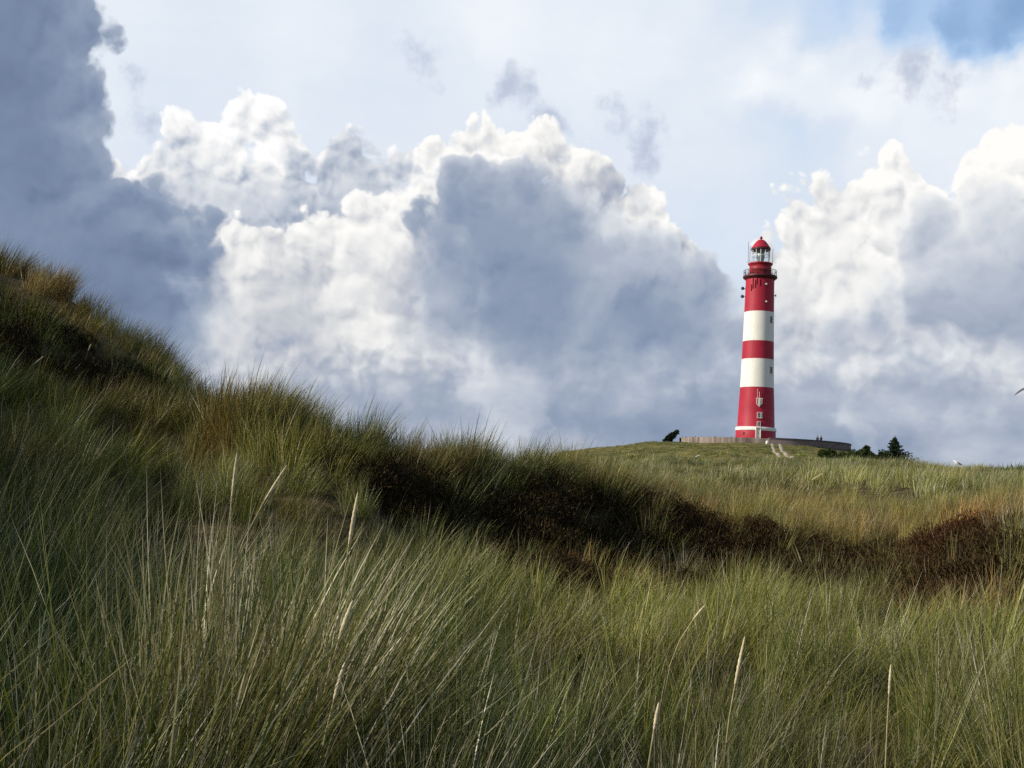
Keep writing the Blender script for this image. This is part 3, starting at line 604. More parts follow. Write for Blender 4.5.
def heath_clump(name, n, seed, rad=.3, h=.26, leaf=.022):
    r_ = np.random.default_rng(seed); ph = r_.uniform(0, 2 * np.pi, n); q = np.sqrt(r_.uniform(0, 1, n)); dome = np.sqrt(np.clip(1 - q ** 2, 0, 1))
    z = h * dome * r_.uniform(.25, 1.08, n); c = np.stack([rad * q * np.cos(ph), rad * q * np.sin(ph), z], -1)
    d = np.stack([np.cos(ph) * q, np.sin(ph) * q, .4 + dome], -1) + r_.normal(0, .55, (n, 3)); d /= np.linalg.norm(d, axis=1)[:, None]
    s = np.cross(d, r_.normal(0, 1, (n, 3))); s /= np.linalg.norm(s, axis=1)[:, None]
    ll = leaf * r_.uniform(.8, 3.2, n)[:, None]; w = leaf * .28
    V_ = np.stack([c - s * w, c + s * w, c + d * ll], 1).reshape(-1, 3)
    me = bpy.data.meshes.new(name); me.from_pydata(V_.tolist(), [], np.arange(3 * n).reshape(-1, 3).tolist())
    A_ = np.repeat(np.stack([r_.uniform(0, 1, n), np.zeros(n), np.zeros(n), np.ones(n)], -1), 3, 0).astype(np.float32)
    at = me.attributes.new('blade', 'FLOAT_COLOR', 'POINT'); at.data.foreach_set('color', A_.ravel())
    me.materials.append(M_HEATH); o = bpy.data.objects.new(name, me); PROTO.objects.link(o); return o

NA, NB, NC, ND, NE, NF = 10, 8, 6, 6, 5, 4
order = []
for k in range(NA): order.append(tuft('tuft_a%02d' % k, 100, 6, .0042, (.40, .86), .40, [.14, .26, .40, .6, .2][k % 5], .11, [.08, .16, .34, .06, .12][k % 5], 100 + k))
for k in range(NB): order.append(tuft('tuft_b%02d' % k, 90, 4, .0068, (.40, .84), .36, [.3, .5, .66, .42][k % 4], .14, [.07, .22, .10, .16][k % 4], 200 + k))
for k in range(NC): order.append(tuft('tuft_c%02d' % k, 60, 3, .013, (.30, .80), .42, .58, .20, [.22, .48, .26][k % 3], 300 + k))
for k in range(ND): order.append(tuft('tuft_d%02d' % k, 34, 2, .045, (.22, .52), .6, .5, .42, .08, 400 + k))
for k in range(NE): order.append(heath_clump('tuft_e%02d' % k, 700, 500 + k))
for k in range(NF): order.append(tuft('tuft_f%02d' % k, 52, 6, .0058, (.50, 1.02), .30, [.10, .2, .3, .16][k], .11, .85, 600 + k))
BASE = dict(a=(0, NA), b=(NA, NB), c=(NA + NB, NC), d=(NA + NB + NC, ND), e=(NA + NB + NC + ND, NE), f=(NA + NB + NC + ND + NE, NF))

def scatter(r0, r1, dens, a0, a1):
    A = math.radians(a1 - a0) * (r1 ** 2 - r0 ** 2) / 2; n = int(A * dens)
    r = np.sqrt(rng.uniform(r0 ** 2, r1 ** 2, n)); a = np.radians(rng.uniform(a0, a1, n))
    return np.sin(a) * r, np.cos(a) * r

# colour patches of the grass: (photo column, distance, spread in columns, relative spread in distance, strength of rust)
RUST = [(25, 16.8, 55, .07, .75), (90, 16.0, 40, .05, .4), (120, 13, 80, .1, .35), (222, 11.2, 20, .04, .9), (205, 11.0, 14, .03, .85), (262, 11.4, 30, .03, .3), (585, 10.6, 32, .07, .8), (870, 17, 90, .18, .65), (1000, 13.5, 70, .15, .75), (930, 10.2, 55, .10, .7),
        (700, 17, 70, .15, .55), (600, 15, 60, .12, .5), (60, 16.8, 90, .05, .5), (1000, 9.2, 60, .08, .5), (770, 11.4, 60, .06, .4), (300, 10.6, 50, .03, .35), (800, 22, 60, .2, .5)]
# pale straw clumps
PALE = [(40, 16.5, 70, .1, .8), (80, 11.5, 90, .12, .5), (900, 24, 120, .4, .6), (760, 6, 200, .4, .35), (225, 3.4, 70, .16, .9), (290, 4.4, 60, .2, .6), (640, 3.6, 80, .18, .7), (560, 4.0, 60, .2, .5), (720, 4.0, 60, .2, .5), (690, 12.0, 30, .06, .5), (830, 17.5, 40, .1, .7), (620, 13.2, 25, .06, .6), (60, 3.2, 60, .15, .6), (240, 9, 60, .15, .3), (760, 30, 120, .4, .3)]
def patches(L_, u, r):
    o = np.zeros_like(r)
    for pc, pr_, su, sr, k in L_: o = np.maximum(o, k * np.exp(-.5 * ((u - pc) / su) ** 2 - .5 * (np.log(r / pr_) / sr) ** 2))
    return o

TRK_L = [(770, 442.3), (771.5, 445), (774, 449.5), (778, 453.5), (783.5, 457.3)]
TRK_R = [(777.5, 442.3), (779.2, 446), (782, 450.5), (786.5, 454.5), (792.5, 458.3)]
trk = []
for L_ in (TRK_L, TRK_R):
    a_, m_, b_ = (hit(*L_[k], 100) for k in (0, 2, 4)); c_ = m_ * 2 - (a_ + b_) * .5      # smooth bend through three places
    P_ = [a_ * (1 - t) ** 2 + c_ * 2 * t * (1 - t) + b_ * t * t for t in np.linspace(0, 1, 9)]
    trk.append([Vector((p.x, p.y, float(hgt(p.x, p.y)))) for p in P_])
def near_track(x, y):
    o = np.full(len(x), 1e9)
    for L_ in trk:
        for p, q in zip(L_[:-1], L_[1:]):
            for t in np.linspace(0, 1, 6): o = np.minimum(o, np.hypot(x - (p.x + (q.x - p.x) * t), (y - (p.y + (q.y - p.y) * t)) * .5))
    return o

pts, rots, scls, vars_, hues, rusts, vigs = [], [], [], [], [], [], []
def place(kind, x, y, size, leanvar=.5, tilt=.0, hue_b=0.0, sink=0.0, vig=1.0, rustmul=1.0):
    n = len(x); u = column(x, y); r = np.hypot(x, y); z = hgt(x, y) - sink
    b0, nb = BASE[kind]
    pts.append(np.stack([x, y, z], -1)); vars_.append(b0 + rng.integers(0, nb, n))
    rz = rng.normal(.12, leanvar, n) + 1.5 * fbm(x / 1.5 + 3, y / 1.5 + 8, 3) if kind != 'e' else rng.uniform(0, 6.28, n)
    if kind in 'd': rz = rng.normal(.1, .8, n)
    rots.append(np.stack([rng.normal(0, tilt, n), rng.normal(0, tilt, n), rz], -1))
    scls.append(size * rng.uniform(.75, 1.22, n))
    lo = fbm(x / 3.5 + 40, y / 3.5, 3) * .75 + rng.normal(0, .13, n) + fbm(x / 25, y / 25 + 9, 2) * .3
    warm = np.clip((u - 420) / 120, 0, 1) * (kind != 'e')
    hues.append(np.clip(.50 + .07 * warm + hue_b + lo * 1.15 + .4 * patches(PALE, u, r), 0, 1.15))
    rusts.append(np.clip((patches(RUST, u, r) + .75 * np.clip(fbm(x / 2.0 + 7, y / 2.0 + 3, 3) - .05, 0, 1)) * rustmul * rng.uniform(.6, 1.15, n), 0, 1))
    vigs.append(np.full(n, vig) * (1 + .13 * warm) * rng.uniform(.62, 1.32, n) * np.clip(1 + .75 * fbm(x / 2.3 + 60, y / 2.3 + 20, 3), .55, 1.5) * (1 + .35 * patches(PALE, u, r)))

def clumpy(x, y, size, keep, k=1.0):
    """thin the scatter between the clumps; vigour of the tufts follows the same pattern"""
    n = fbm(x / size + 31, y / size + 11, 3, .55) * 1.5 + .5
    m_ = rng.uniform(0, 1, len(x)) < np.clip(keep + (1 - keep) * (n - .25) / .45, keep, 1)
    return x[m_], y[m_], (1 + k * (np.clip(n[m_], 0, 1) - .5))

# foreground
x, y = scatter(2.0, 6.0, 32, -34, 36)
k = rng.uniform(0, 1, len(x)) < np.where(column(x, y) > 420, .85, 1.0); x, y = x[k], y[k]
x, y, v = clumpy(x, y, .6, .32, .95)
u = column(x, y); place('a', x, y, np.interp(u, [330, 480], [.92, .62]) * v, .85, .17)
# the tall tuft on the left
x, y = np.concatenate([rng.normal(-.95, .28, 18), rng.normal(-.55, .2, 7), rng.normal(-1.7, .25, 8)]), np.concatenate([rng.normal(3.1, .3, 18), rng.normal(3.5, .3, 7), rng.normal(2.9, .25, 8)])
place('a', x, y, np.full(len(x), 1.12), .35, .04, .2, vig=1.0)
def at_spot(pc, r, su, sr, n):
    u_ = rng.normal(pc, su, n); a_ = np.radians(np.interp(u_, np.arange(-400, 1500, 20), [az_of(q) for q in range(-400, 1500, 20)])); r_ = r * np.exp(rng.normal(0, sr, n)); return np.sin(a_) * r_, np.cos(a_) * r_
for pc, r_, su, sr, n, sz in ((240, 3.3, 34, .06, 20, 1.08), (190, 3.2, 30, .06, 7, .98), (325, 3.2, 25, .06, 8, .92), (640, 2.9, 48, .07, 18, .62), (570, 3.0, 30, .08, 9, .6), (700, 3.1, 40, .08, 10, .6), (60, 2.7, 60, .08, 14, .8), (110, 2.8, 40, .08, 7, .8), (430, 2.9, 40, .1, 5, .7),
                                 (690, 12.2, 26, .04, 5, .62), (605, 11.2, 30, .04, 6, .55), (840, 16, 40, .05, 8, .7), (1000, 12.0, 40, .04, 6, .55), (930, 6, 80, .2, 8, .5), (780, 5, 80, .2, 8, .5)):
    x, y = at_spot(pc, r_, su, sr, n); place('f', x, y, np.full(n, sz), .5, .06, 0, vig=1.22 if r_ < 3.5 else .72, rustmul=.4)
x, y = scatter(2.1, 8.0, 5, -32, 32); u = column(x, y); k = rng.uniform(0, 1, len(x)) < np.interp(u, [380, 480], [1.0, .4]); x, y, u = x[k], y[k], u[k]
place('f', x, y, np.interp(u, [330, 480], [.9, .66]) * np.interp(np.hypot(x, y), [2, 8], [1, .75]), .7, .09, 0, vig=.9)
x, y = scatter(6.0, 11.0, 20, -37, 38)
b = bank(x, y); k = rng.uniform(0, 1, len(x)) > b * .68; x, y = x[k], y[k]
x, y, v = clumpy(x, y, .9, .68, .9); place('b', x, y, v * np.interp(np.hypot(x, y), [6, 11], [.60, .54]), .8, .17)
x, y = scatter(11.0, 24.0, 14, -37, 37)
b = np.maximum(bank(x, y), .2 * lee_shade(x, y)); k = rng.uniform(0, 1, len(x)) > b * .66; x, y = x[k], y[k]
x, y, v = clumpy(x, y, 1.1, .6, .6); place('b', x, y, v * .60, .55, .12)
# long shoots along the crest of the near dune
uu = rng.uniform(195, 640, 420); aa = np.radians(np.interp(uu, np.arange(-400, 1500, 20), [az_of(q) for q in range(-400, 1500, 20)]))
rr = np.interp(uu, [195, 240, 300, 350, 400, 450, 500, 560, 640], [12.2, 11.4, 11.4, 11.7, 12.1, 12.4, 12.7, 14, 14.5]) + rng.normal(-.15, .35, 420)
x, y = np.sin(aa) * rr, np.cos(aa) * rr; x, y, v = clumpy(x, y, .9, .06, .9); place('b', x, y, v * np.interp(column(x, y), [195, 300, 400, 640], [.74, .70, .52, .5]) * np.where(rng.uniform(0, 1, len(x)) < .14, np.where(column(x, y) < 400, 1.2, 1.5), 1.0), .5, .14, .05)
# beside the photo, thinner
for a0, a1 in ((-75, -37), (38, 60)):
    x, y = scatter(1.6, 16.0, 5, a0, a1); place('b', x, y, np.full(len(x), 1.1), .5, .05)
x, y = scatter(3.0, 22.0, 2.2, -180, -75); place('c', x, y, np.full(len(x), 1.2), .5, .05)
x, y = scatter(2.0, 22.0, 1.5, 60, 180); place('c', x, y, np.full(len(x), 1.2), .5, .05)
# middle distance
x, y = scatter(24.0, 75.0, 6.5, -4, 31); x, y, v = clumpy(x, y, 3.2, .35, .8)
place('c', x, y, v * .68, .5, .12, .05, vig=.92)
x, y = scatter(24.0, 75.0, .8, -34, -4); place('c', x, y, np.full(len(x), 1.0), .5, .08)
# far dunes and the lighthouse mound
x, y = scatter(75.0, 232.0, 1.6, -2, 31)
r = np.hypot(x, y); dl = np.hypot(x - LHC[0], y - LHC[1])
k = (dl > 19.8) & (near_track(x, y) > .95) & ((r < 130) | (rng.uniform(0, 1, len(x)) < .55)); x, y = x[k], y[k]
x, y, v = clumpy(x, y, 7.0, .15, .9); r = np.hypot(x, y)
place('d', x, y, v * np.interp(r, [75, 120, 160, 230], [1.1, 1.0, .62, .5]), .6, .1, .08, vig=.92, rustmul=.5)
# low undergrowth between the tufts
x, y = scatter(3.0, 14.0, 7, -34, 36); b = bank(x, y); k = rng.uniform(0, 1, len(x)) > b; x, y = x[k], y[k]
place('b', x, y, np.full(len(x), .40), 1.2, .25, -.05, vig=.85); rusts[-1] = np.clip(rusts[-1] + .25 * rng.uniform(0, 1, len(x)), 0, 1)
# browned grass hanging over the bank
x, y = scatter(9.0, 15.5, 9, -10, 30); b = bank(x, y); k = rng.uniform(0, 1, len(x)) < b * .55; x, y = x[k], y[k]
n0 = len(rusts); place('b', x, y, np.full(len(x), .46), .9, .25, 0, vig=.8); rusts[-1] = np.clip(rusts[-1] * .5 + rng.uniform(.15, .75, len(x)), 0, 1)
# heath on the bank; on the left dune flank dark clumps stand in for shade
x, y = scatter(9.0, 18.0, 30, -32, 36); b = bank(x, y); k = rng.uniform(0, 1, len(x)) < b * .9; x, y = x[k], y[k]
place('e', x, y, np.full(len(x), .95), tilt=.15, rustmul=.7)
x, y = scatter(12.0, 18.5, 14, -32, -12); b = lee_shade(x, y); k = rng.uniform(0, 1, len(x)) < b * .8; x, y = x[k], y[k]
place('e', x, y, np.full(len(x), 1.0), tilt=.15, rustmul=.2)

def instancer(name, sel, label, cat):
    P_ = np.concatenate(pts)[sel]; me = bpy.data.meshes.new(name); me.vertices.add(len(P_)); me.vertices.foreach_set('co', P_.astype(np.float32).ravel())
    for nm, L_, ty, key in (('rot', rots, 'FLOAT_VECTOR', 'vector'), ('scl', scls, 'FLOAT', 'value'), ('var', vars_, 'INT', 'value'), ('hue', hues, 'FLOAT', 'value'), ('rust', rusts, 'FLOAT', 'value'), ('vig', vigs, 'FLOAT', 'value')):
        d = np.concatenate(L_)[sel]; at = me.attributes.new(nm, ty, 'POINT'); at.data.foreach_set(key, d.astype(np.int32 if ty == 'INT' else np.float32).ravel())
    o = bpy.data.objects.new(name, me); COL.objects.link(o)
    md = o.modifiers.new('tufts', 'NODES'); md.node_group = NG; tag(o, label, cat, kind='stuff'); return o

NG = bpy.data.node_groups.new('tufts', 'GeometryNodeTree')
NG.interface.new_socket('Geometry', in_out='INPUT', socket_type='NodeSocketGeometry'); NG.interface.new_socket('Geometry', in_out='OUTPUT', socket_type='NodeSocketGeometry')
gi, go = NG.nodes.new('NodeGroupInput'), NG.nodes.new('NodeGroupOutput')
ci = NG.nodes.new('GeometryNodeCollectionInfo'); ci.inputs['Collection'].default_value = PROTO; ci.inputs['Separate Children'].default_value = True; ci.inputs['Reset Children'].default_value = True
iop = NG.nodes.new('GeometryNodeInstanceOnPoints'); iop.inputs['Pick Instance'].default_value = True
def named(nm, ty):
    n = NG.nodes.new('GeometryNodeInputNamedAttribute'); n.data_type = ty; n.inputs['Name'].default_value = nm
    return next(o for o in n.outputs if o.enabled and o.name == 'Attribute')
L = NG.links.new
L(gi.outputs[0], iop.inputs['Points']); L(ci.outputs[0], iop.inputs['Instance']); L(named('var', 'INT'), iop.inputs['Instance Index'])
e2r = NG.nodes.new('FunctionNodeEulerToRotation'); L(named('rot', 'FLOAT_VECTOR'), e2r.inputs[0]); L(e2r.outputs[0], iop.inputs['Rotation'])
L(named('scl', 'FLOAT'), iop.inputs['Scale']); L(iop.outputs[0], go.inputs[0])
allv = np.concatenate(vars_); isheath = (allv >= BASE['e'][0]) & (allv < BASE['f'][0])
instancer('grass', np.where(~isheath)[0], 'wind blown marram grass in green and straw tufts over the dunes', 'grass')
instancer('heath', np.where(isheath)[0], 'dark brown heath cushions on the shaded bank between the grass, and in place of shade on the left dune', 'heath')
print('TUFTS', len(allv))
#--OBJ--
#--OBJ--
# ----------------------------------------------------------------------------- lighthouse
RL = 216.0
LB = pt(755.5, 437, RL); LAZ = math.atan2(LB[0], LB[1])
def lz(row): return float(pt(755.5 + (437 - row) * .030, row, RL - np.interp(row, [236, 279.5, 283, 437], [0, .2, 2.8, 3.9]))[2] - LB[2])
MPP = RL * math.cos(LAZ) * 0 + float(np.linalg.norm(pt(756.5, 400, RL) - pt(755.5, 400, RL)))     # metres per photo pixel there
def lr(px): return px * MPP
def paint(name, c1, c2, c3):
    """old gloss paint: faded patches, run marks down the shaft"""
    def b(gg):
        p = pos(gg); n = gg.noise(p, .35, 5, .6, '3D'); st = gg.noise(gg.vm('MULTIPLY', p, (2.2, 2.2, .10)), 1.0, 4, .65, '3D')
        c = gg.mix(gg.smooth(n, .35, .68), (*c1, 1), (*c2, 1)); c = gg.mix(gg.m('MULTIPLY', gg.smooth(st, .5, .75), .55), c, (*c3, 1)); return princ(gg, c, .55, .3)
    return mat(name, b)
M_RED = paint('red_paint', (.40, .017, .042), (.34, .015, .036), (.24, .022, .035))
M_RED2 = speckle('dark_red_iron', (.34, .018, .032), (.24, .014, .026), .8, .5, .3, 0)
M_WHITE = paint('white_paint', (.80, .79, .75), (.73, .72, .67), (.52, .49, .42))
M_DARK = speckle('dark_iron', (.018, .018, .022), (.035, .03, .035), 2.0, .5, .4, .1)
M_GAL = speckle('dark_red_gallery', (.085, .012, .020), (.055, .012, .018), .8, .5, .3, 0)
M_LENS = mat('lens_glass', lambda gg: princ(gg, (.20, .27, .27), .12, .6))
def m_glass(gg):
    a = gg.new('ShaderNodeBsdfTransparent'); a.inputs[0].default_value = (.93, .96, .97, 1)
    b = gg.new('ShaderNodeBsdfGlossy'); b.inputs['Roughness'].default_value = .03; b.inputs[0].default_value = (1, 1, 1, 1)
    f = gg.new('ShaderNodeLayerWeight'); f.inputs[0].default_value = .25
    x = gg.new('ShaderNodeMixShader'); gg.put(x.inputs[0], gg.m('MULTIPLY_ADD', f.outputs['Fresnel'], .6, .05)); gg.put(x.inputs[1], a.outputs[0]); gg.put(x.inputs[2], b.outputs[0]); return x.outputs[0]
M_GLASS = mat('lantern_glass', m_glass)
M_PANE = mat('window_pane', lambda gg: princ(gg, (.02, .023, .028), .12, .5))
M_LAMP = mat('lamp_glass', lambda gg: princ(gg, (.75, .68, .66), .25, .5))

lh = empty('lighthouse', LB, -LAZ)
tag(lh, 'tall red and white banded round lighthouse with red domed lantern on the dune', 'lighthouse')
rows = [437, 430.2, 427, 406, 386.5, 358, 340, 310.5, 290, 278]
hw = [20.2, 20.0, 18.8, 17.9, 17.0, 16.2, 15.7, 15.0, 14.65, 14.4]
prf = [(lr(hw[0]), -2.5)] + [(lr(h), lz(r)) for h, r in zip(hw, rows)]
# base course, tower bands: red 427-386.5, white 386.5-358, red 358-340, white 340-310.5, red above
ms = [0, 0, 0, 0, 0, 1, 0, 1, 0, 0]
t = MB(); t.lathe(prf, 96, ms=ms, cap=False); tower = t.build('tower', [M_RED, M_WHITE], lh, True)
def trad(row): return lr(float(np.interp(row, rows[::-1], hw[::-1])))
t = MB(); a, b = lz(430.1), lz(427.0)
t.lathe([(lr(19.6), a - .05), (lr(20.4), a - .02), (lr(20.5), a + .12), (lr(20.5), b - .1), (lr(20.2), b + .02), (lr(18.7), b + .12)], 96, cap=False); t.build('base_course', M_WHITE, lh, True)
t = MB(); g0, g1 = lz(278.3), lz(276.6)
t.lathe([(lr(14.3), g0 - .45), (lr(15.6), g0 - .28), (lr(15.8), g0 - .12), (lr(17.3), g0), (lr(17.4), g0 + .05), (lr(17.4), g1), (lr(17.2), g1 + .04), (lr(9), g1 + .05)], 72, cap=False); t.build('gallery', M_GAL, lh, True)
t = MB()
for k in range(20):
    a = 2 * math.pi * (k + .5) / 20; t.tube([(lr(16.7) * math.cos(a), lr(16.7) * math.sin(a), g1 + .02), (lr(16.7) * math.cos(a), lr(16.7) * math.sin(a), lz(271.2))], .045, 6)
for zz, rr in ((lz(271.2), .055), (lz(273), .035), (lz(274.8), .035)):
    t.tube([(lr(16.7) * math.cos(a), lr(16.7) * math.sin(a), zz) for a in np.linspace(0, 2 * math.pi, 61)], rr, 6)
t.build('railing', M_DARK, lh)
w0, w1 = g1 + .06, lz(265.6)
t = MB(); t.lathe([(lr(11.3), w0), (lr(11.2), lz(271)), (lr(11.35), lz(270.9)), (lr(11.35), lz(270.3)), (lr(11.15), lz(270.2)), (lr(11.1), w1), (lr(12.2), w1 + .12), (lr(12.4), w1 + .2), (lr(12.4), lz(263.6)), (lr(8), lz(263.5))], 64, cap=False); t.build('watch_room', M_RED2, lh, True)
l0, l1 = lz(263.4), lz(248.6)
NL = 12
t = MB(); t.lathe([(lr(9.0), l0 + .02), (lr(9.0), l1 - .02)], NL, cap=False); t.build('lantern_glazing', M_GLASS, lh)
t = MB()
for k in range(NL):
    a = 2 * math.pi * k / NL; t.tube([(lr(9.15) * math.cos(a), lr(9.15) * math.sin(a), l0), (lr(9.15) * math.cos(a), lr(9.15) * math.sin(a), l1)], .06, 6)
for zz in (l0 + .05, (l0 + l1) / 2, l1 - .05): t.lathe([(lr(9.05), zz - .05), (lr(9.3), zz - .05), (lr(9.3), zz + .05), (lr(9.05), zz + .05)], NL, cap=False)
t.build('lantern_bars', M_WHITE, lh)
t = MB(); c = (l0 + l1) / 2
pl = [(lr(2.0), l0 + .01), (lr(2.2), l0 + .5)]
for k in range(13):
    q = -1 + 2 * k / 12; rr = lr(4.3) * math.sqrt(max(.08, 1 - .62 * q * q)); pl += [(rr, c + q * (l1 - l0) * .40 - .03), (rr * .93, c + q * (l1 - l0) * .40 + .05)]
pl += [(lr(1.5), l1 - .1)]
t.lathe(pl, 32); t.build('lens', M_LENS, lh, True)
t = MB(); d0, d1 = lz(248.6), lz(239.6)
dp = [(lr(8.6), d0 - .1), (lr(9.8), d0 - .12), (lr(9.9), d0 + .12), (lr(8.9), d0 + .32)]
for k in range(1, 10):
    q = k / 9; dp.append((lr(8.9) * (1 - q) ** .72 * (1 - .10 * q) + lr(1.0) * q, d0 + .32 + (d1 - d0 - .32) * (1 - (1 - q) ** 1.35)))
t.lathe(dp, 48); roof = t.build('lantern_roof', M_RED, lh, True)
t = MB(); t.lathe([(lr(9.72), d0 - .42), (lr(10.0), d0 - .30), (lr(10.0), d0 - .13), (lr(9.0), d0 - .13)], 48, cap=False); t.build('eaves_gutter', M_DARK, roof, True)
t = MB(); bz = lz(237.9); t.ball((0, 0, bz), lr(1.5), 16, 10); t.tube([(0, 0, d1 - .1), (0, 0, bz - lr(1.0))], [lr(.9), lr(.7)], 10); t.tube([(0, 0, bz + lr(1.2)), (0, 0, bz + lr(1.9))], .06, 6); t.build('ball_finial', M_RED2, roof, True)
# lightning rods / aerials beside the lantern
def antenna(px, top, bot, off):
    x = (px - 760.5) * MPP; y = -off; t = MB(); t.tube([(x, y, lz(bot)), (x, y, lz(top))], .04, 6); t.tube([(x - .12, y, lz(bot) + .6), (x + .12, y, lz(bot) + .6)], .04, 6); t.build('antenna', M_DARK, lh)
antenna(749.6, 247, 263.5, .3); antenna(747.9, 241.5, 264.5, -.4); antenna(772.6, 249, 264.5, .2)

def fpos(col_off, row, out=0.0):
    """a place on the front of the tower: photo offset from the axis and row"""
    R_ = trad(row); x = lr(col_off); a = math.asin(max(-.98, min(.98, x / R_))); return (math.sin(a) * (R_ + out), -math.cos(a) * (R_ + out), lz(row)), a
def axis(row): return 755.5 + (437 - row) * .030 + .3
def window(px, row, w, h, frame_m, name='window'):
    p, a = fpos(px - axis(row), row, .02); f = MB()
    for dx, dz, sx, sz in ((-w / 2, 0, .08, h), (w / 2, 0, .08, h), (0, h / 2 + .04, w + .08, .08), (0, -h / 2 - .05, w + .2, .10), (0, 0, .04, h)):
        f.box((dx, -.04, dz), (sx, .22, sz))
    o = f.build(name, frame_m, lh); o.location = p; o.rotation_euler = (0, 0, a)
    g_ = MB(); g_.box((0, .03, 0), (w, .10, h)); g_.build('pane', M_PANE, o); return o
M_FRAME = speckle('grey_frame', (.30, .30, .30), (.22, .22, .23), 2, .6, .3, 0)
window(771.4, 318.5, .40, 1.15, M_FRAME); window(771.2, 369, .40, 1.15, M_FRAME)
window(759.1, 415, .62, 1.05, M_WHITE); window(761.4, 415, .26, 1.0, M_WHITE)
window(758.9, 424, .62, .95, M_WHITE)
# arms on a white bracket above the entrance axis
p, a = fpos(759.5 - axis(402), 402, .05); t = MB()
t.box((0, -.06, .75), (1.35, .2, .14)); t.box((-.5, -.05, .2), (.14, .14, 1.0)); t.box((.5, -.05, .2), (.14, .14, 1.0)); t.box((0, -.10, .05), (.42, .2, 1.25)); t.box((0, -.08, -.75), (.2, .16, .4))
t.add([(-.57, -.12, -.3), (-.43, -.12, -.3), (-.06, -.12, -.75), (-.2, -.12, -.75), (-.57, .04, -.3), (-.43, .04, -.3), (-.06, .04, -.75), (-.2, .04, -.75)], [(0, 1, 2, 3), (7, 6, 5, 4), (0, 3, 7, 4), (1, 5, 6, 2), (0, 4, 5, 1), (3, 2, 6, 7)])
t.add([(.57, -.12, -.3), (.43, -.12, -.3), (.06, -.12, -.75), (.2, -.12, -.75), (.57, .04, -.3), (.43, .04, -.3), (.06, .04, -.75), (.2, .04, -.75)], [(3, 2, 1, 0), (4, 5, 6, 7), (4, 7, 3, 0), (2, 6, 5, 1), (1, 5, 4, 0), (7, 6, 2, 3)])
t.tube([(0, -.05, .8), (0, -.05, 2.1)], .04, 6); t.tube([(-.4, -.05, .8), (-.4, -.05, 2.7)], .03, 6)
o = t.build('emblem_bracket', M_WHITE, lh); o.location = p; o.rotation_euler = (0, 0, a)
# entrance under a white surround
p, a = fpos(758.3 - axis(433), 433.5, .03); t = MB(); t.box((-.44, -.12, .0), (.14, .4, 2.3)); t.box((.44, -.12, .0), (.14, .4, 2.3)); t.box((0, -.14, 1.24), (1.1, .46, .20))
o = t.build('door_frame', M_WHITE, lh); o.location = p; o.rotation_euler = (0, 0, a)
t = MB(); t.box((0, 0, 0), (.73, .12, 2.28)); t.box((0, -.08, .5), (.45, .06, .7)); t.build('door', M_WHITE, o)
p, a = fpos(744.2 - axis(433), 433.6, .0); t = MB(); t.box((0, 0, 0), (.34, .14, .6)); o = t.build('vent', M_PANE, lh); o.location = p; o.rotation_euler = (0, 0, a)
# lamps on the shaft, horns on brackets at its left edge, small fittings under the gallery
for px, row in ((766.2, 284.2), (766.1, 301.6)):
    p, a = fpos(px - axis(row), row, .0); t = MB(); t.lathe([(.16, 0), (.26, .1), (.27, .3), (.2, .36)], 16); o = t.build('lamp', M_DARK, lh, True); o.location = p; o.rotation_euler = (math.pi / 2, 0, a)
    t = MB(); t.ball((0, 0, .36), .23, 14, 8, sc=(1, 1, .55)); t.build('lamp_glass', M_LAMP, o, True)
for row in (286.2, 294.3):
    x = -trad(row); z = lz(row); t = MB(); t.tube([(x + .15, 0, z + .05), (x - .35, 0, z + .05)], .05, 6); t.tube([(x - .30, .35, z), (x - .42, .1, z), (x - .55, -.35, z)], [.16, .24, .36], 12); t.build('fog_horn', M_DARK, lh, True)
row = 293; t = MB(); t.tube([(trad(row) - .1, 0, lz(row)), (trad(row) + .3, 0, lz(row))], .06, 6); t.box((trad(row) + .3, 0, lz(row)), (.22, .3, .4)); t.build('junction_box', M_DARK, lh)
t = MB()
for px, r0, r1 in ((753.6, 279.5, 288.5), (755.8, 281, 287.5), (757.2, 280, 284), (760.2, 280.5, 285.5), (752.0, 284, 290.5)):
    (p, a), (q, a2) = fpos(px - axis(r0), r0, .08), fpos(px - axis(r0), r1, .08); t.tube([p, q], .09, 6)
t.build('gallery_pipes', M_RED2, lh)

# ----------------------------------------------------------------------------- enclosure round the tower
def wood(gg):
    p = pos(gg); n = gg.noise(gg.vm('MULTIPLY', p, (1.6, 1.6, .1)), 1.0, 2, .6, '3D'); n2 = gg.noise(p, .35, 3, .6, '3D')
    c = gg.ramp(gg.m('ADD', gg.m('MULTIPLY', n, .6), gg.m('MULTIPLY', n2, .4)), [(.38, (.11, .09, .08, 1)), (.5, (.20, .165, .145, 1)), (.62, (.31, .265, .24, 1))]); return princ(gg, c, .85, .15)
M_WOOD = mat('weathered_paling', wood)
def brick(gg):
    p = pos(gg); n = gg.noise(p, .5, 5, .6, '3D'); n2 = gg.noise(gg.vm('MULTIPLY', p, (1.5, 1.5, 9)), 1.0, 3, .6, '3D')
    c = gg.ramp(gg.m('ADD', gg.m('MULTIPLY', n, .5), gg.m('MULTIPLY', n2, .5)), [(.32, (.09, .07, .07, 1)), (.5, (.20, .155, .15, 1)), (.68, (.31, .25, .24, 1))]); return princ(gg, c, .9, .15, 0, bump(gg, n2, .5, .05))
M_BRICK = mat('weathered_brick', brick)
M_COPE = speckle('slate_coping', (.05, .055, .065), (.10, .10, .11), .8, .7, .3, .2)
RW = 17.2; RCX = 1.3
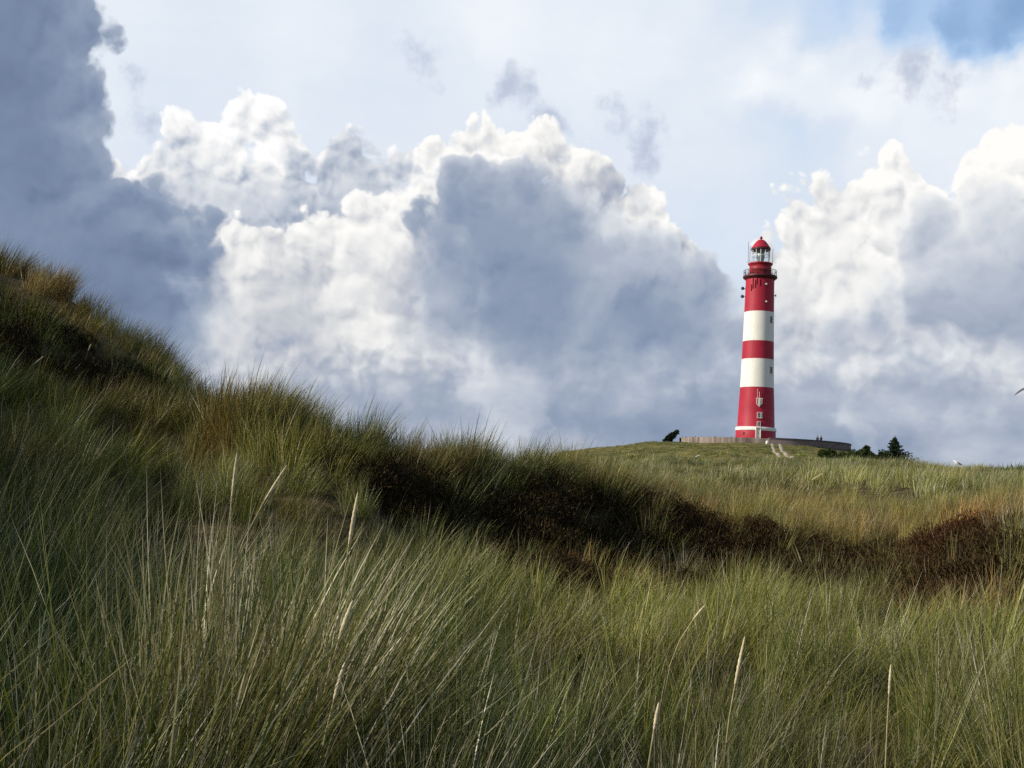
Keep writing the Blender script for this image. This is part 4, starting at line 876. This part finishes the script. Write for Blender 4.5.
def ringp(a, r=RW): # a: angle seen from the tower, 0 towards the camera, positive to the right
    cx, cy = LB[0] + RCX * math.cos(LAZ), LB[1] - RCX * math.sin(LAZ); return (cx + r * (math.sin(a) * math.cos(LAZ) - math.cos(a) * math.sin(LAZ)), cy + r * (-math.sin(a) * math.sin(LAZ) - math.cos(a) * math.cos(LAZ)))
ZTOP = float(pt(756, 437.2, RL - RW)[2])
fx, fy = ringp(R(-66.5)); fence = empty('paling_fence', (fx, fy, ZTOP - 1.2)); tag(fence, 'weathered pale wooden paling fence curving left of the lighthouse foot', 'fence')
t = MB()
for k in range(118):
    a = R(-66.5 + 70.5 * k / 117); x, y = ringp(a); t.box((x - fx, y - fy, -.45 + .03 * math.sin(k * 12.9)), (.17, .035, 3.0), rz=-LAZ + a)
t.build('palings', M_WOOD, fence)
for dz in (.15, .9):
    t = MB(); P_ = []
    for k in range(32):
        a = R(-66.5 + 70.5 * k / 31); x, y = ringp(a, RW - .08); P_.append((x - fx, y - fy, dz))
    t.tube(P_, .05, 6); t.build('rail', M_WOOD, fence)
for k in range(13):
    a = R(-66.5 + 70.5 * k / 12); x, y = ringp(a, RW - .2); t = MB(); t.box((x - fx, y - fy, -.4), (.14, .14, 3.3), rz=-LAZ + a); t.build('post', M_WOOD, fence)
wx, wy = ringp(R(45)); wall = empty('ring_wall', (wx, wy, ZTOP - 2)); tag(wall, 'grey brick ring wall with dark coping right of the lighthouse foot', 'wall')
def arc(t, a0, a1, r0, r1, z0, z1, n=40):
    v = []; 
    for k in range(n + 1):
        a = R(a0 + (a1 - a0) * k / n)
        for r, z in ((r0, z0), (r1, z0), (r1, z1), (r0, z1)):
            x, y = ringp(a, r); v.append((x - wx, y - wy, z))
    f = [(4 * k + i, 4 * k + (i + 1) % 4, 4 * k + 4 + (i + 1) % 4, 4 * k + 4 + i) for k in range(n) for i in range(4)] + [(3, 2, 1, 0), (4 * n, 4 * n + 1, 4 * n + 2, 4 * n + 3)]
    t.add(v, f)
t = MB(); arc(t, 4.6, 97, RW - .25, RW + .1, -2.5, 1.85); t.build('masonry', M_BRICK, wall)
t = MB(); arc(t, 4.6, 97, RW - .33, RW + .2, 1.853, 2.05); t.build('coping', M_COPE, wall)
t = MB(); arc(t, 6, 97, RW + .103, RW + .2, .55, .68); t.build('string_course', M_COPE, wall)
# dark post box at the fence's left end
p = pt(680.8, 440.3, 213); g_ = float(hgt(p[0], p[1])); q = empty('fence_end_post', (p[0], p[1], g_)); tag(q, 'squat dark wooden post between the leaning pine and the fence end', 'post')
t = MB(); hh = max(.7, float(pt(680.8, 438.4, 213)[2]) - g_); t.box((0, 0, hh / 2 - .2), (.50, .42, hh + .4)); t.build('shaft', M_DARK, q); t = MB(); t.box((0, 0, hh + .055), (.62, .54, .1)); t.build('cap', M_DARK, q)
# white marker where the track meets the fence
p = hit(767.3, 442.0, 150); p = pt(767.2, 440.4, RL - RW - 1.2); q = empty('gate_marker', (p[0], p[1], float(hgt(p[0], p[1])))); tag(q, 'small white marker stone where the sandy track meets the fence', 'marker')
t = MB(); t.lathe([(.28, -.3), (.27, .40), (.24, .52), (.16, .6), (.05, .62)], 14); t.build('stone', M_WHITE, q, True)

# wheel tracks: two strips of pale sand
M_SAND = speckle('sand', (.40, .35, .27), (.29, .25, .18), .5, .9, .1, .3)
pq = trk[0][0]; path = empty('path', pq); tag(path, 'pale sandy two rut track climbing the mound to the lighthouse fence', 'track', kind='structure')
for L_, ww in ((trk[0], .55), (trk[1], .60)):
    P_ = []
    for i in range(len(L_) - 1):
        for k in range(8): P_.append(L_[i].lerp(L_[i + 1], k / 8))
    P_.append(L_[-1]); v = []; f = []
    for i, c in enumerate(P_):
        d = (P_[min(i + 1, len(P_) - 1)] - P_[max(i - 1, 0)]); s = Vector((d.y, -d.x, 0)).normalized() * ww * .5 * (1 + .2 * math.sin(i * 1.7))
        for e in (-1, -.5, 0, .5, 1):
            x, y = c.x + s.x * e, c.y + s.y * e; v.append((x - pq.x, y - pq.y, float(hgt(x, y)) - pq.z + .09 - .08 * (e * e == 1)))
    for i in range(len(P_) - 1):
        for k in range(4): f.append((5 * i + k, 5 * i + k + 1, 5 * i + 6 + k, 5 * i + 5 + k))
    new_obj('rut', v, f, M_SAND, path, smooth=True)

# ----------------------------------------------------------------------------- people behind the wall
M_JACK = speckle('dark_jacket', (.015, .017, .022), (.03, .03, .036), 3, .8, .2, .2)
M_JACK2 = speckle('navy_jacket', (.02, .022, .035), (.035, .035, .045), 3, .8, .2, .2)
M_TROU = speckle('dark_trousers', (.02, .02, .026), (.04, .04, .05), 3, .85, .2, .2)
M_SKIN = mat('skin', lambda gg: princ(gg, (.42, .25, .18), .55, .3)); M_HAIR = mat('hair', lambda gg: princ(gg, (.03, .02, .014), .6, .3))
def person(loc, rz, jacket, label):
    me = bpy.data.meshes.new('person'); V_ = [(0, 0, .92), (0, 0, 1.12), (0, -.01, 1.36), (0, -.01, 1.48), (0, -.02, 1.56), (0, -.03, 1.66), (0, -.02, 1.74)]; E_ = [(0, 1), (1, 2), (2, 3), (3, 4), (4, 5), (5, 6)]; rd = [(.17, .12), (.15, .11), (.19, .12), (.09, .08), (.06, .06), (.085, .10), (.06, .075)]
    for s in (-1, 1):
        b = len(V_); V_ += [(s * .10, 0, .84), (s * .11, -.01, .48), (s * .12, .02, .08), (s * .13, -.13, .03)]; E_ += [(0, b), (b, b + 1), (b + 1, b + 2), (b + 2, b + 3)]; rd += [(.095, .10), (.062, .065), (.045, .05), (.04, .03)]
        b = len(V_); V_ += [(s * .19, 0, 1.40), (s * .25, .02, 1.12), (s * .23, -.14, .92), (s * .22, -.22, .86)]; E_ += [(2, b), (b, b + 1), (b + 1, b + 2), (b + 2, b + 3)]; rd += [(.065, .065), (.05, .05), (.038, .038), (.03, .045)]
    me.from_pydata(V_, E_, []); o = bpy.data.objects.new('person', me); COL.objects.link(o)
    sk = o.modifiers.new('skin', 'SKIN'); sl = me.skin_vertices[0].data
    for i, q in enumerate(rd): sl[i].radius = q
    sl[0].use_root = True; o.modifiers.new('sub', 'SUBSURF').levels = 2; o.modifiers['sub'].render_levels = 2
    dg = bpy.context.evaluated_depsgraph_get(); m2 = bpy.data.meshes.new_from_object(o.evaluated_get(dg)); o.modifiers.clear(); o.data = m2
    m2.materials.clear()
    for q in (jacket, M_TROU, M_SKIN, M_DARK): m2.materials.append(q)
    for pl_ in m2.polygons:
        c = pl_.center; pl_.material_index = 2 if c.z > 1.5 or (abs(c.x) > .17 and c.z < .93 and c.z > .8 and c.y < -.12) else (0 if c.z > .88 else (1 if c.z > .12 else 3)); pl_.use_smooth = True
    o.location = loc; o.rotation_euler = (0, 0, rz); tag(o, label, 'person')
    h_ = MB(); h_.ball((0, .012, 1.715), .118, 14, 10, sc=(.86, 1.0, .80)); h_.build('hair', M_HAIR, o, True)
    return o
for px, rr, jk, lab, rz in ((817.6, 203.2, M_JACK, 'person in black jacket standing at the ring wall, nearer the lighthouse', 2.6), (821.2, 203.8, M_JACK2, 'person in dark navy jacket beside another walker behind the ring wall, farther from the lighthouse', -2.4)):
    p = pt(px, 436.0, rr); zt = float(pt(px, 435.6, rr)[2]); person((p[0], p[1], zt - 1.78), rz - LAZ, jk, lab)
# the levelled platform they stand on inside the enclosure
t = MB(); t.lathe([(RW - .3, -3.0), (RW - .3, 0), (2.0, .05)], 72, cap=False); o = t.build('yard', M_SAND, None, True); o.location = (LB[0] + RCX * math.cos(LAZ), LB[1] - RCX * math.sin(LAZ), ZTOP - 1.25); tag(o, 'levelled sandy yard inside the lighthouse enclosure', 'yard', kind='structure')

# ----------------------------------------------------------------------------- trees and shrubs
def m_leaf(c1, c2):
    def b(gg):
        n = gg.noise(pos(gg), 1.6, 3, .6, '3D'); c = gg.mix(gg.smooth(n, .35, .65), (*c1, 1), (*c2, 1)); d = gg.new('ShaderNodeBsdfDiffuse'); gg.put(d.inputs[0], c); return d.outputs[0]
    return b
M_CON = mat('conifer_needles', m_leaf((.018, .032, .020), (.042, .062, .034))); M_PINE = mat('pine_needles', m_leaf((.020, .030, .022), (.042, .056, .036)))
M_BUSH = mat('bush_leaves', m_leaf((.024, .040, .014), (.066, .084, .028))); M_BUSH2 = mat('dry_bush_leaves', m_leaf((.035, .045, .016), (.07, .075, .028)))
M_BARK = speckle('bark', (.045, .034, .026), (.075, .058, .045), 5, .9, .1, .6)
def leaves(centres, n, size, seed, flat=1.0, up=.3):
    """many small leaf faces round the given (point, radius) clumps"""
    r_ = np.random.default_rng(seed); cs = np.array([c[0] for c in centres]); rs = np.array([c[1] for c in centres]); w = rs ** 2; k = r_.choice(len(cs), n, p=w / w.sum())
    d = r_.normal(0, 1, (n, 3)); d /= np.linalg.norm(d, axis=1)[:, None]; c = cs[k] + d * (rs[k] * r_.uniform(.35, 1.1, n) ** .6)[:, None] * np.array([1, 1, flat])
    a = d + r_.normal(0, .6, (n, 3)) + np.array([0, 0, up]); a /= np.linalg.norm(a, axis=1)[:, None]; s = np.cross(a, r_.normal(0, 1, (n, 3))); s /= np.linalg.norm(s, axis=1)[:, None]
    l = size * r_.uniform(.7, 1.5, n)[:, None]; v = np.stack([c - s * l * .3, c + s * l * .3, c + a * l], 1).reshape(-1, 3); return v, np.arange(3 * n).reshape(-1, 3)
def shrub(px, base_row, r, w_px, h_px, label, seed, m, name='shrub', n=2600, cat='shrub', flat=1.0, skew=0.0, group=None):
    p = hit(px, base_row, r - 60); z = float(p[2]); r = math.hypot(p[0], p[1]); mp = r / FPX; W_, H_ = w_px * mp, (base_row - 0) * 0 + h_px * mp
    top = float(pt(px, base_row - h_px, r)[2]) - z; H_ = max(top, H_ * .6)
    e = empty(name, (p[0], p[1], z), -math.atan2(p[0], p[1])); tag(e, label, cat, group); r_ = random.Random(seed); cl = []
    for k in range(16):
        a = r_.uniform(0, 6.28); q = math.sqrt(r_.random()); x = W_ / 2 * .78 * q * math.cos(a); y = W_ / 2 * .6 * q * math.sin(a); zz = H_ * (.18 + .62 * r_.random() * math.sqrt(max(0, 1 - q * q))) + skew * x
        cl.append(((x, y, zz), W_ * r_.uniform(.10, .2)))
    cl.append(((0, 0, H_ * .72), W_ * .17))
    t = MB()
    for k, (c, q) in enumerate(cl[:9]): t.tube([(0, 0, -.2), (c[0] * .4, c[1] * .4, c[2] * .45), c], [.09, .06, .02], 6)
    t.build('stem', M_BARK, e); v, f = leaves(cl, int(n * 1.7), .19, seed, flat); new_obj('foliage', v, f, m, e); return e
# the spruce
p = pt(896, 459, 152); z = float(hgt(p[0], p[1])) - .2; H_ = float(pt(894.6, 436.2, 152)[2]) - z; e = empty('conifer_tree', (p[0], p[1], z), -math.atan2(p[0], p[1])); tag(e, 'dark pointed spruce with ragged side branches right of the lighthouse mound', 'tree')
t = MB(); t.tube([(0, 0, -.3), (-.05, 0, H_ * .5), (-.2, 0, H_ * .98)], [.17, .10, .02], 8); r_ = random.Random(5); cl = []
for k in range(46):
    q = (k / 46) ** .9; zz = H_ * (.06 + .86 * q); a = k * 2.4 + r_.uniform(-.4, .4); ln = (1 - q) ** 1.05 * 2.9 * r_.uniform(.5, 1.12) + .05
    if k in (5, 9): ln *= 1.5; a = .1 if k == 5 else .25
    tip = Vector((math.cos(a) * ln - .2 * q, math.sin(a) * ln * .9, zz + ln * r_.uniform(.18, .42))); b0 = Vector((-.2 * q, 0, zz)); t.tube([b0, b0.lerp(tip, .5) - Vector((0, 0, .06)), tip], [.045, .03, .01], 5)
    for s in np.linspace(.25, 1.0, 5): cl.append((tuple(b0.lerp(tip, s)), .19 * (1.15 - .75 * s) + .02))
cl += [((-.2, 0, H_ * w_), .05) for w_ in (.9, .93, .96, .99)]
t.build('trunk', M_BARK, e); v, f = leaves(cl, 12000, .15, 11, .8, .5); new_obj('crown', v, f, M_CON, e)
# windswept pine at the fence's left end
p = pt(672.5, 442.6, 212); z = float(hgt(p[0], p[1])); e = empty('pine_tree', (p[0], p[1], z), -math.atan2(p[0], p[1])); tag(e, 'small dark wind bent pine leaning right beside the fence end', 'tree')
HP = float(pt(677, 430.2, 212)[2]) - z; sx = HP / 2.3; t = MB(); cl = []
t.tube([(-.9 * sx, 0, -.3), (-.5 * sx, 0, HP * .3), (.15 * sx, .05, HP * .6), (.8 * sx, 0, HP * .88)], [.16, .13, .09, .03], 8)
for c, q in (((-1.35, 0, .16), .34), ((-1.1, .2, .30), .42), ((-.8, -.2, .40), .50), ((-.45, .2, .52), .54), ((-.55, -.1, .26), .50), ((-.1, -.1, .40), .50), ((0, .1, .64), .56), ((.25, .2, .52), .46), ((.45, 0, .74), .50), ((.72, .1, .86), .44), ((.9, -.1, .78), .34), ((-.9, 0, .14), .40), ((-.3, .1, .14), .40), ((-1.65, 0, .10), .24), ((.98, 0, .90), .22)):
    c = (c[0] * sx, c[1] * sx, c[2] * HP); cl.append((c, q * .56 * sx)); t.tube([(-.5 * sx, 0, HP * .3), (c[0] * .6, c[1] * .6, c[2] * .85), c], [.06, .04, .02], 5)
t.build('trunk', M_BARK, e); v, f = leaves(cl, 2300, .30, 21); new_obj('crown', v, f, M_PINE, e)
shrub(866, 459.5, 160, 17, 14.5, 'round dark bush between the ring wall end and the spruce', 31, M_BUSH)
shrub(880.5, 459.5, 158, 9, 8, 'low dark bush touching the left side of the spruce', 32, M_BUSH)
shrub(906, 461, 151, 13, 8, 'spreading dark bush at the right foot of the spruce', 33, M_BUSH, skew=-.25)
shrub(893, 461, 150, 24, 7, 'low wide bush in front of the spruce trunk', 34, M_BUSH2, n=3200)
shrub(852, 461.5, 165, 26, 10, 'wide dark green bush on the slope below the ring wall end', 35, M_BUSH, n=3200)
shrub(829, 459, 178, 22, 8.5, 'dark flat bush on the slope beneath the middle of the ring wall', 36, M_BUSH, n=2600)
shrub(972, 464.5, 118, 17, 5, 'low dark bush on the far right dune skyline near the white gull', 37, M_BUSH, n=1800)

# ----------------------------------------------------------------------------- gulls
M_GW = speckle('white_feathers', (.82, .82, .80), (.72, .72, .70), 8, .7, .2, .1); M_GG = speckle('grey_feathers', (.09, .095, .11), (.14, .145, .16), 8, .7, .2, .1); M_GB = mat('bill', lambda gg: princ(gg, (.55, .36, .05), .5, .3))
def gull_body(t, sc=1.0):
    P_ = [(0, .30, -.01), (0, .22, .0), (0, .10, .01), (0, -.04, .0), (0, -.15, .02), (0, -.21, .05), (0, -.26, .06), (0, -.30, .05)]
    t.tube([tuple(q * sc for q in p) for p in P_], [q * sc for q in (.012, .045, .082, .092, .066, .048, .046, .018)], 12)
def gull_sit(px, row, r, label, rz):
    p = pt(px, row, r); z = max(float(hgt(p[0], p[1])) + .02, float(p[2]) - .16); t = MB(); gull_body(t, 1.25)
    o = t.build('gull', M_GW, None, True); o.location = (p[0], p[1], float(p[2])); o.rotation_euler = (R(-22), 0, rz); tag(o, label, 'gull')
    for s in (-1, 1):
        w = MB(); w.tube([(s * .085, -.10, .03), (s * .10, .05, .035), (s * .06, .25, .02), (s * .02, .42, .02)], [.02, .06, .045, .01], 8); w.build('wing', M_GG, o, True)
        l = MB(); l.tube([(s * .04, .03, -.08), (s * .04, -.06, -.32)], .012, 6); l.box((s * .04, -.09, -.32), (.06, .09, .012)); l.build('leg', M_GB, o)
    b = MB(); b.tube([(0, -.36, .06), (0, -.45, .045)], [.018, .006], 6); b.build('bill', M_GB, o)
gull_sit(697.5, 456.6, 128, 'white gull resting in the grass on the mound below the fence', 1.9)
gull_sit(957.5, 463.2, 90, 'white gull standing on the right hand dune crest by a low bush', -1.9)
p = pt(1028.5, 387.4, 56); t = MB(); gull_body(t, 1.1); gl = t.build('gull', M_GW, None, True); gl.location = p; tag(gl, 'gull flying on banked dark wings high over the right hand dunes', 'gull')
gl.rotation_euler = (R(30), R(-40), R(20) - math.atan2(p[0], p[1]))
for s in (-1, 1):
    w = MB(); S_ = [(s * .05, -.12, .03), (s * .24, -.16, .14), (s * .42, -.10, .15), (s * .62, .02, .08), (s * .74, .12, .03)]; C_ = [.20, .20, .16, .10, .02]
    v = []
    for (x, y, z), c in zip(S_, C_):
        v += [(x, y, z), (x, y + c * .4, z + .018), (x, y + c, z), (x, y + c * .4, z - .008)]
    f = [(4 * k + i, 4 * k + (i + 1) % 4, 4 * k + 4 + (i + 1) % 4, 4 * k + 4 + i) for k in range(4) for i in range(4)] + [(3, 2, 1, 0), (16, 17, 18, 19)]
    w.add(v, f); w.build('wing', M_GG, gl, True)
b = MB(); b.tube([(0, -.34, .06), (0, -.42, .05)], [.016, .006], 6); b.build('bill', M_GB, gl)

# ----------------------------------------------------------------------------- flowering stalks of the marram
def m_seed(gg):
    n = gg.noise(pos(gg), 60.0, 4, .65, '3D'); c = gg.ramp(n, [(.3, (.42, .34, .19, 1)), (.7, (.72, .64, .44, 1))]); return princ(gg, c, .8, .15, 0, bump(gg, n, .6, .004))
M_SEED = mat('seed_head', m_seed); M_STALK = speckle('stalk', (.40, .33, .18), (.24, .22, .09), 20, .6, .2, .1)
def stalk(tip, foot, base, r, label, thick=.0075):
    """seed head between two photo positions, stalk on down to a third, all r metres away"""
    if r is None: q = hit(*base, 6); r = math.hypot(q.x, q.y)
    T_, F_, B_ = (Vector(pt(*q, r)) for q in (tip, foot, base)); g0 = float(hgt(B_.x, B_.y)); 
    if B_.z > g0: B_.z = min(B_.z, g0 - .02) if B_.z - g0 < .5 else g0 - .02
    e = empty('grass_stalk', B_); tag(e, label, 'grass stalk', 'seed heads standing above the marram grass'); t = MB()
    mid = F_ - (T_ - F_).normalized() * (F_ - B_).length * .45; P_ = [B_.lerp(mid, k / 6).lerp(mid.lerp(F_, k / 6), k / 6) - B_ for k in range(7)]; P_ += [F_.lerp(T_, k / 4) - B_ for k in (1, 2, 3)]
    t.tube(P_, [.0028] * 7 + [.002] * 3, 6); t.build('stem', M_STALK, e, True)
    h = MB(); n = 22; L_ = [F_.lerp(T_, k / n) - B_ for k in range(n + 1)]; rd = [thick * .66 * (math.sin(math.pi * min(1, .10 + .9 * k / n)) ** .55) * (1 + .16 * math.sin(k * 4.1)) + .0006 for k in range(n + 1)]
    h.tube(L_, rd, 9); h.build('seed_head', M_SEED, e, True)
stalk((358, 492), (349, 545), (338, 690), 3.4, 'tallest cream seed head left of centre, thin and upright over the dark grass', .0085)
stalk((353, 600), (339, 640), (322, 740), 2.9, 'plump cream seed head below the tallest one, leaning right', .0100)
stalk((345, 662), (334, 700), (322, 790), 2.7, 'short cream seed head lowest of three stacked left of centre', .0080)
stalk((237, 453), (232, 497), (222, 600), 3.9, 'slender pale seed head standing straight above the tall straw tuft', .0065)
stalk((287, 465), (265, 500), (240, 590), 4.0, 'pale seed head bowed to the right beside the straw tuft', .0065)
stalk((745, 636), (735, 685), (727, 760), 3.6, 'long pale seed head upright in green grass right of centre', .0080)
stalk((705, 605), (693, 620), (678, 680), 4.6, 'short pale seed head tilted right, highest right of centre', .0070)
stalk((659, 702), (654, 730), (648, 790), 3.0, 'short tan seed head near the lower edge left of the long pale one', .0070)
stalk((891, 664), (889, 695), (886, 760), 3.6, 'thin speckled seed head standing alone in the right hand grass', .0060)
stalk((44, 356), (34, 364), (18, 385), None, 'small pale seed head bent over on the left dune flank', .0110)
stalk((91, 344), (88, 351), (84, 372), None, 'tiny pale seed head upright on the left dune flank', .0110)
stalk((823, 473), (812, 480), (800, 495), None, 'pale seed head slanting over the far lit grass below the bushes', .0200)
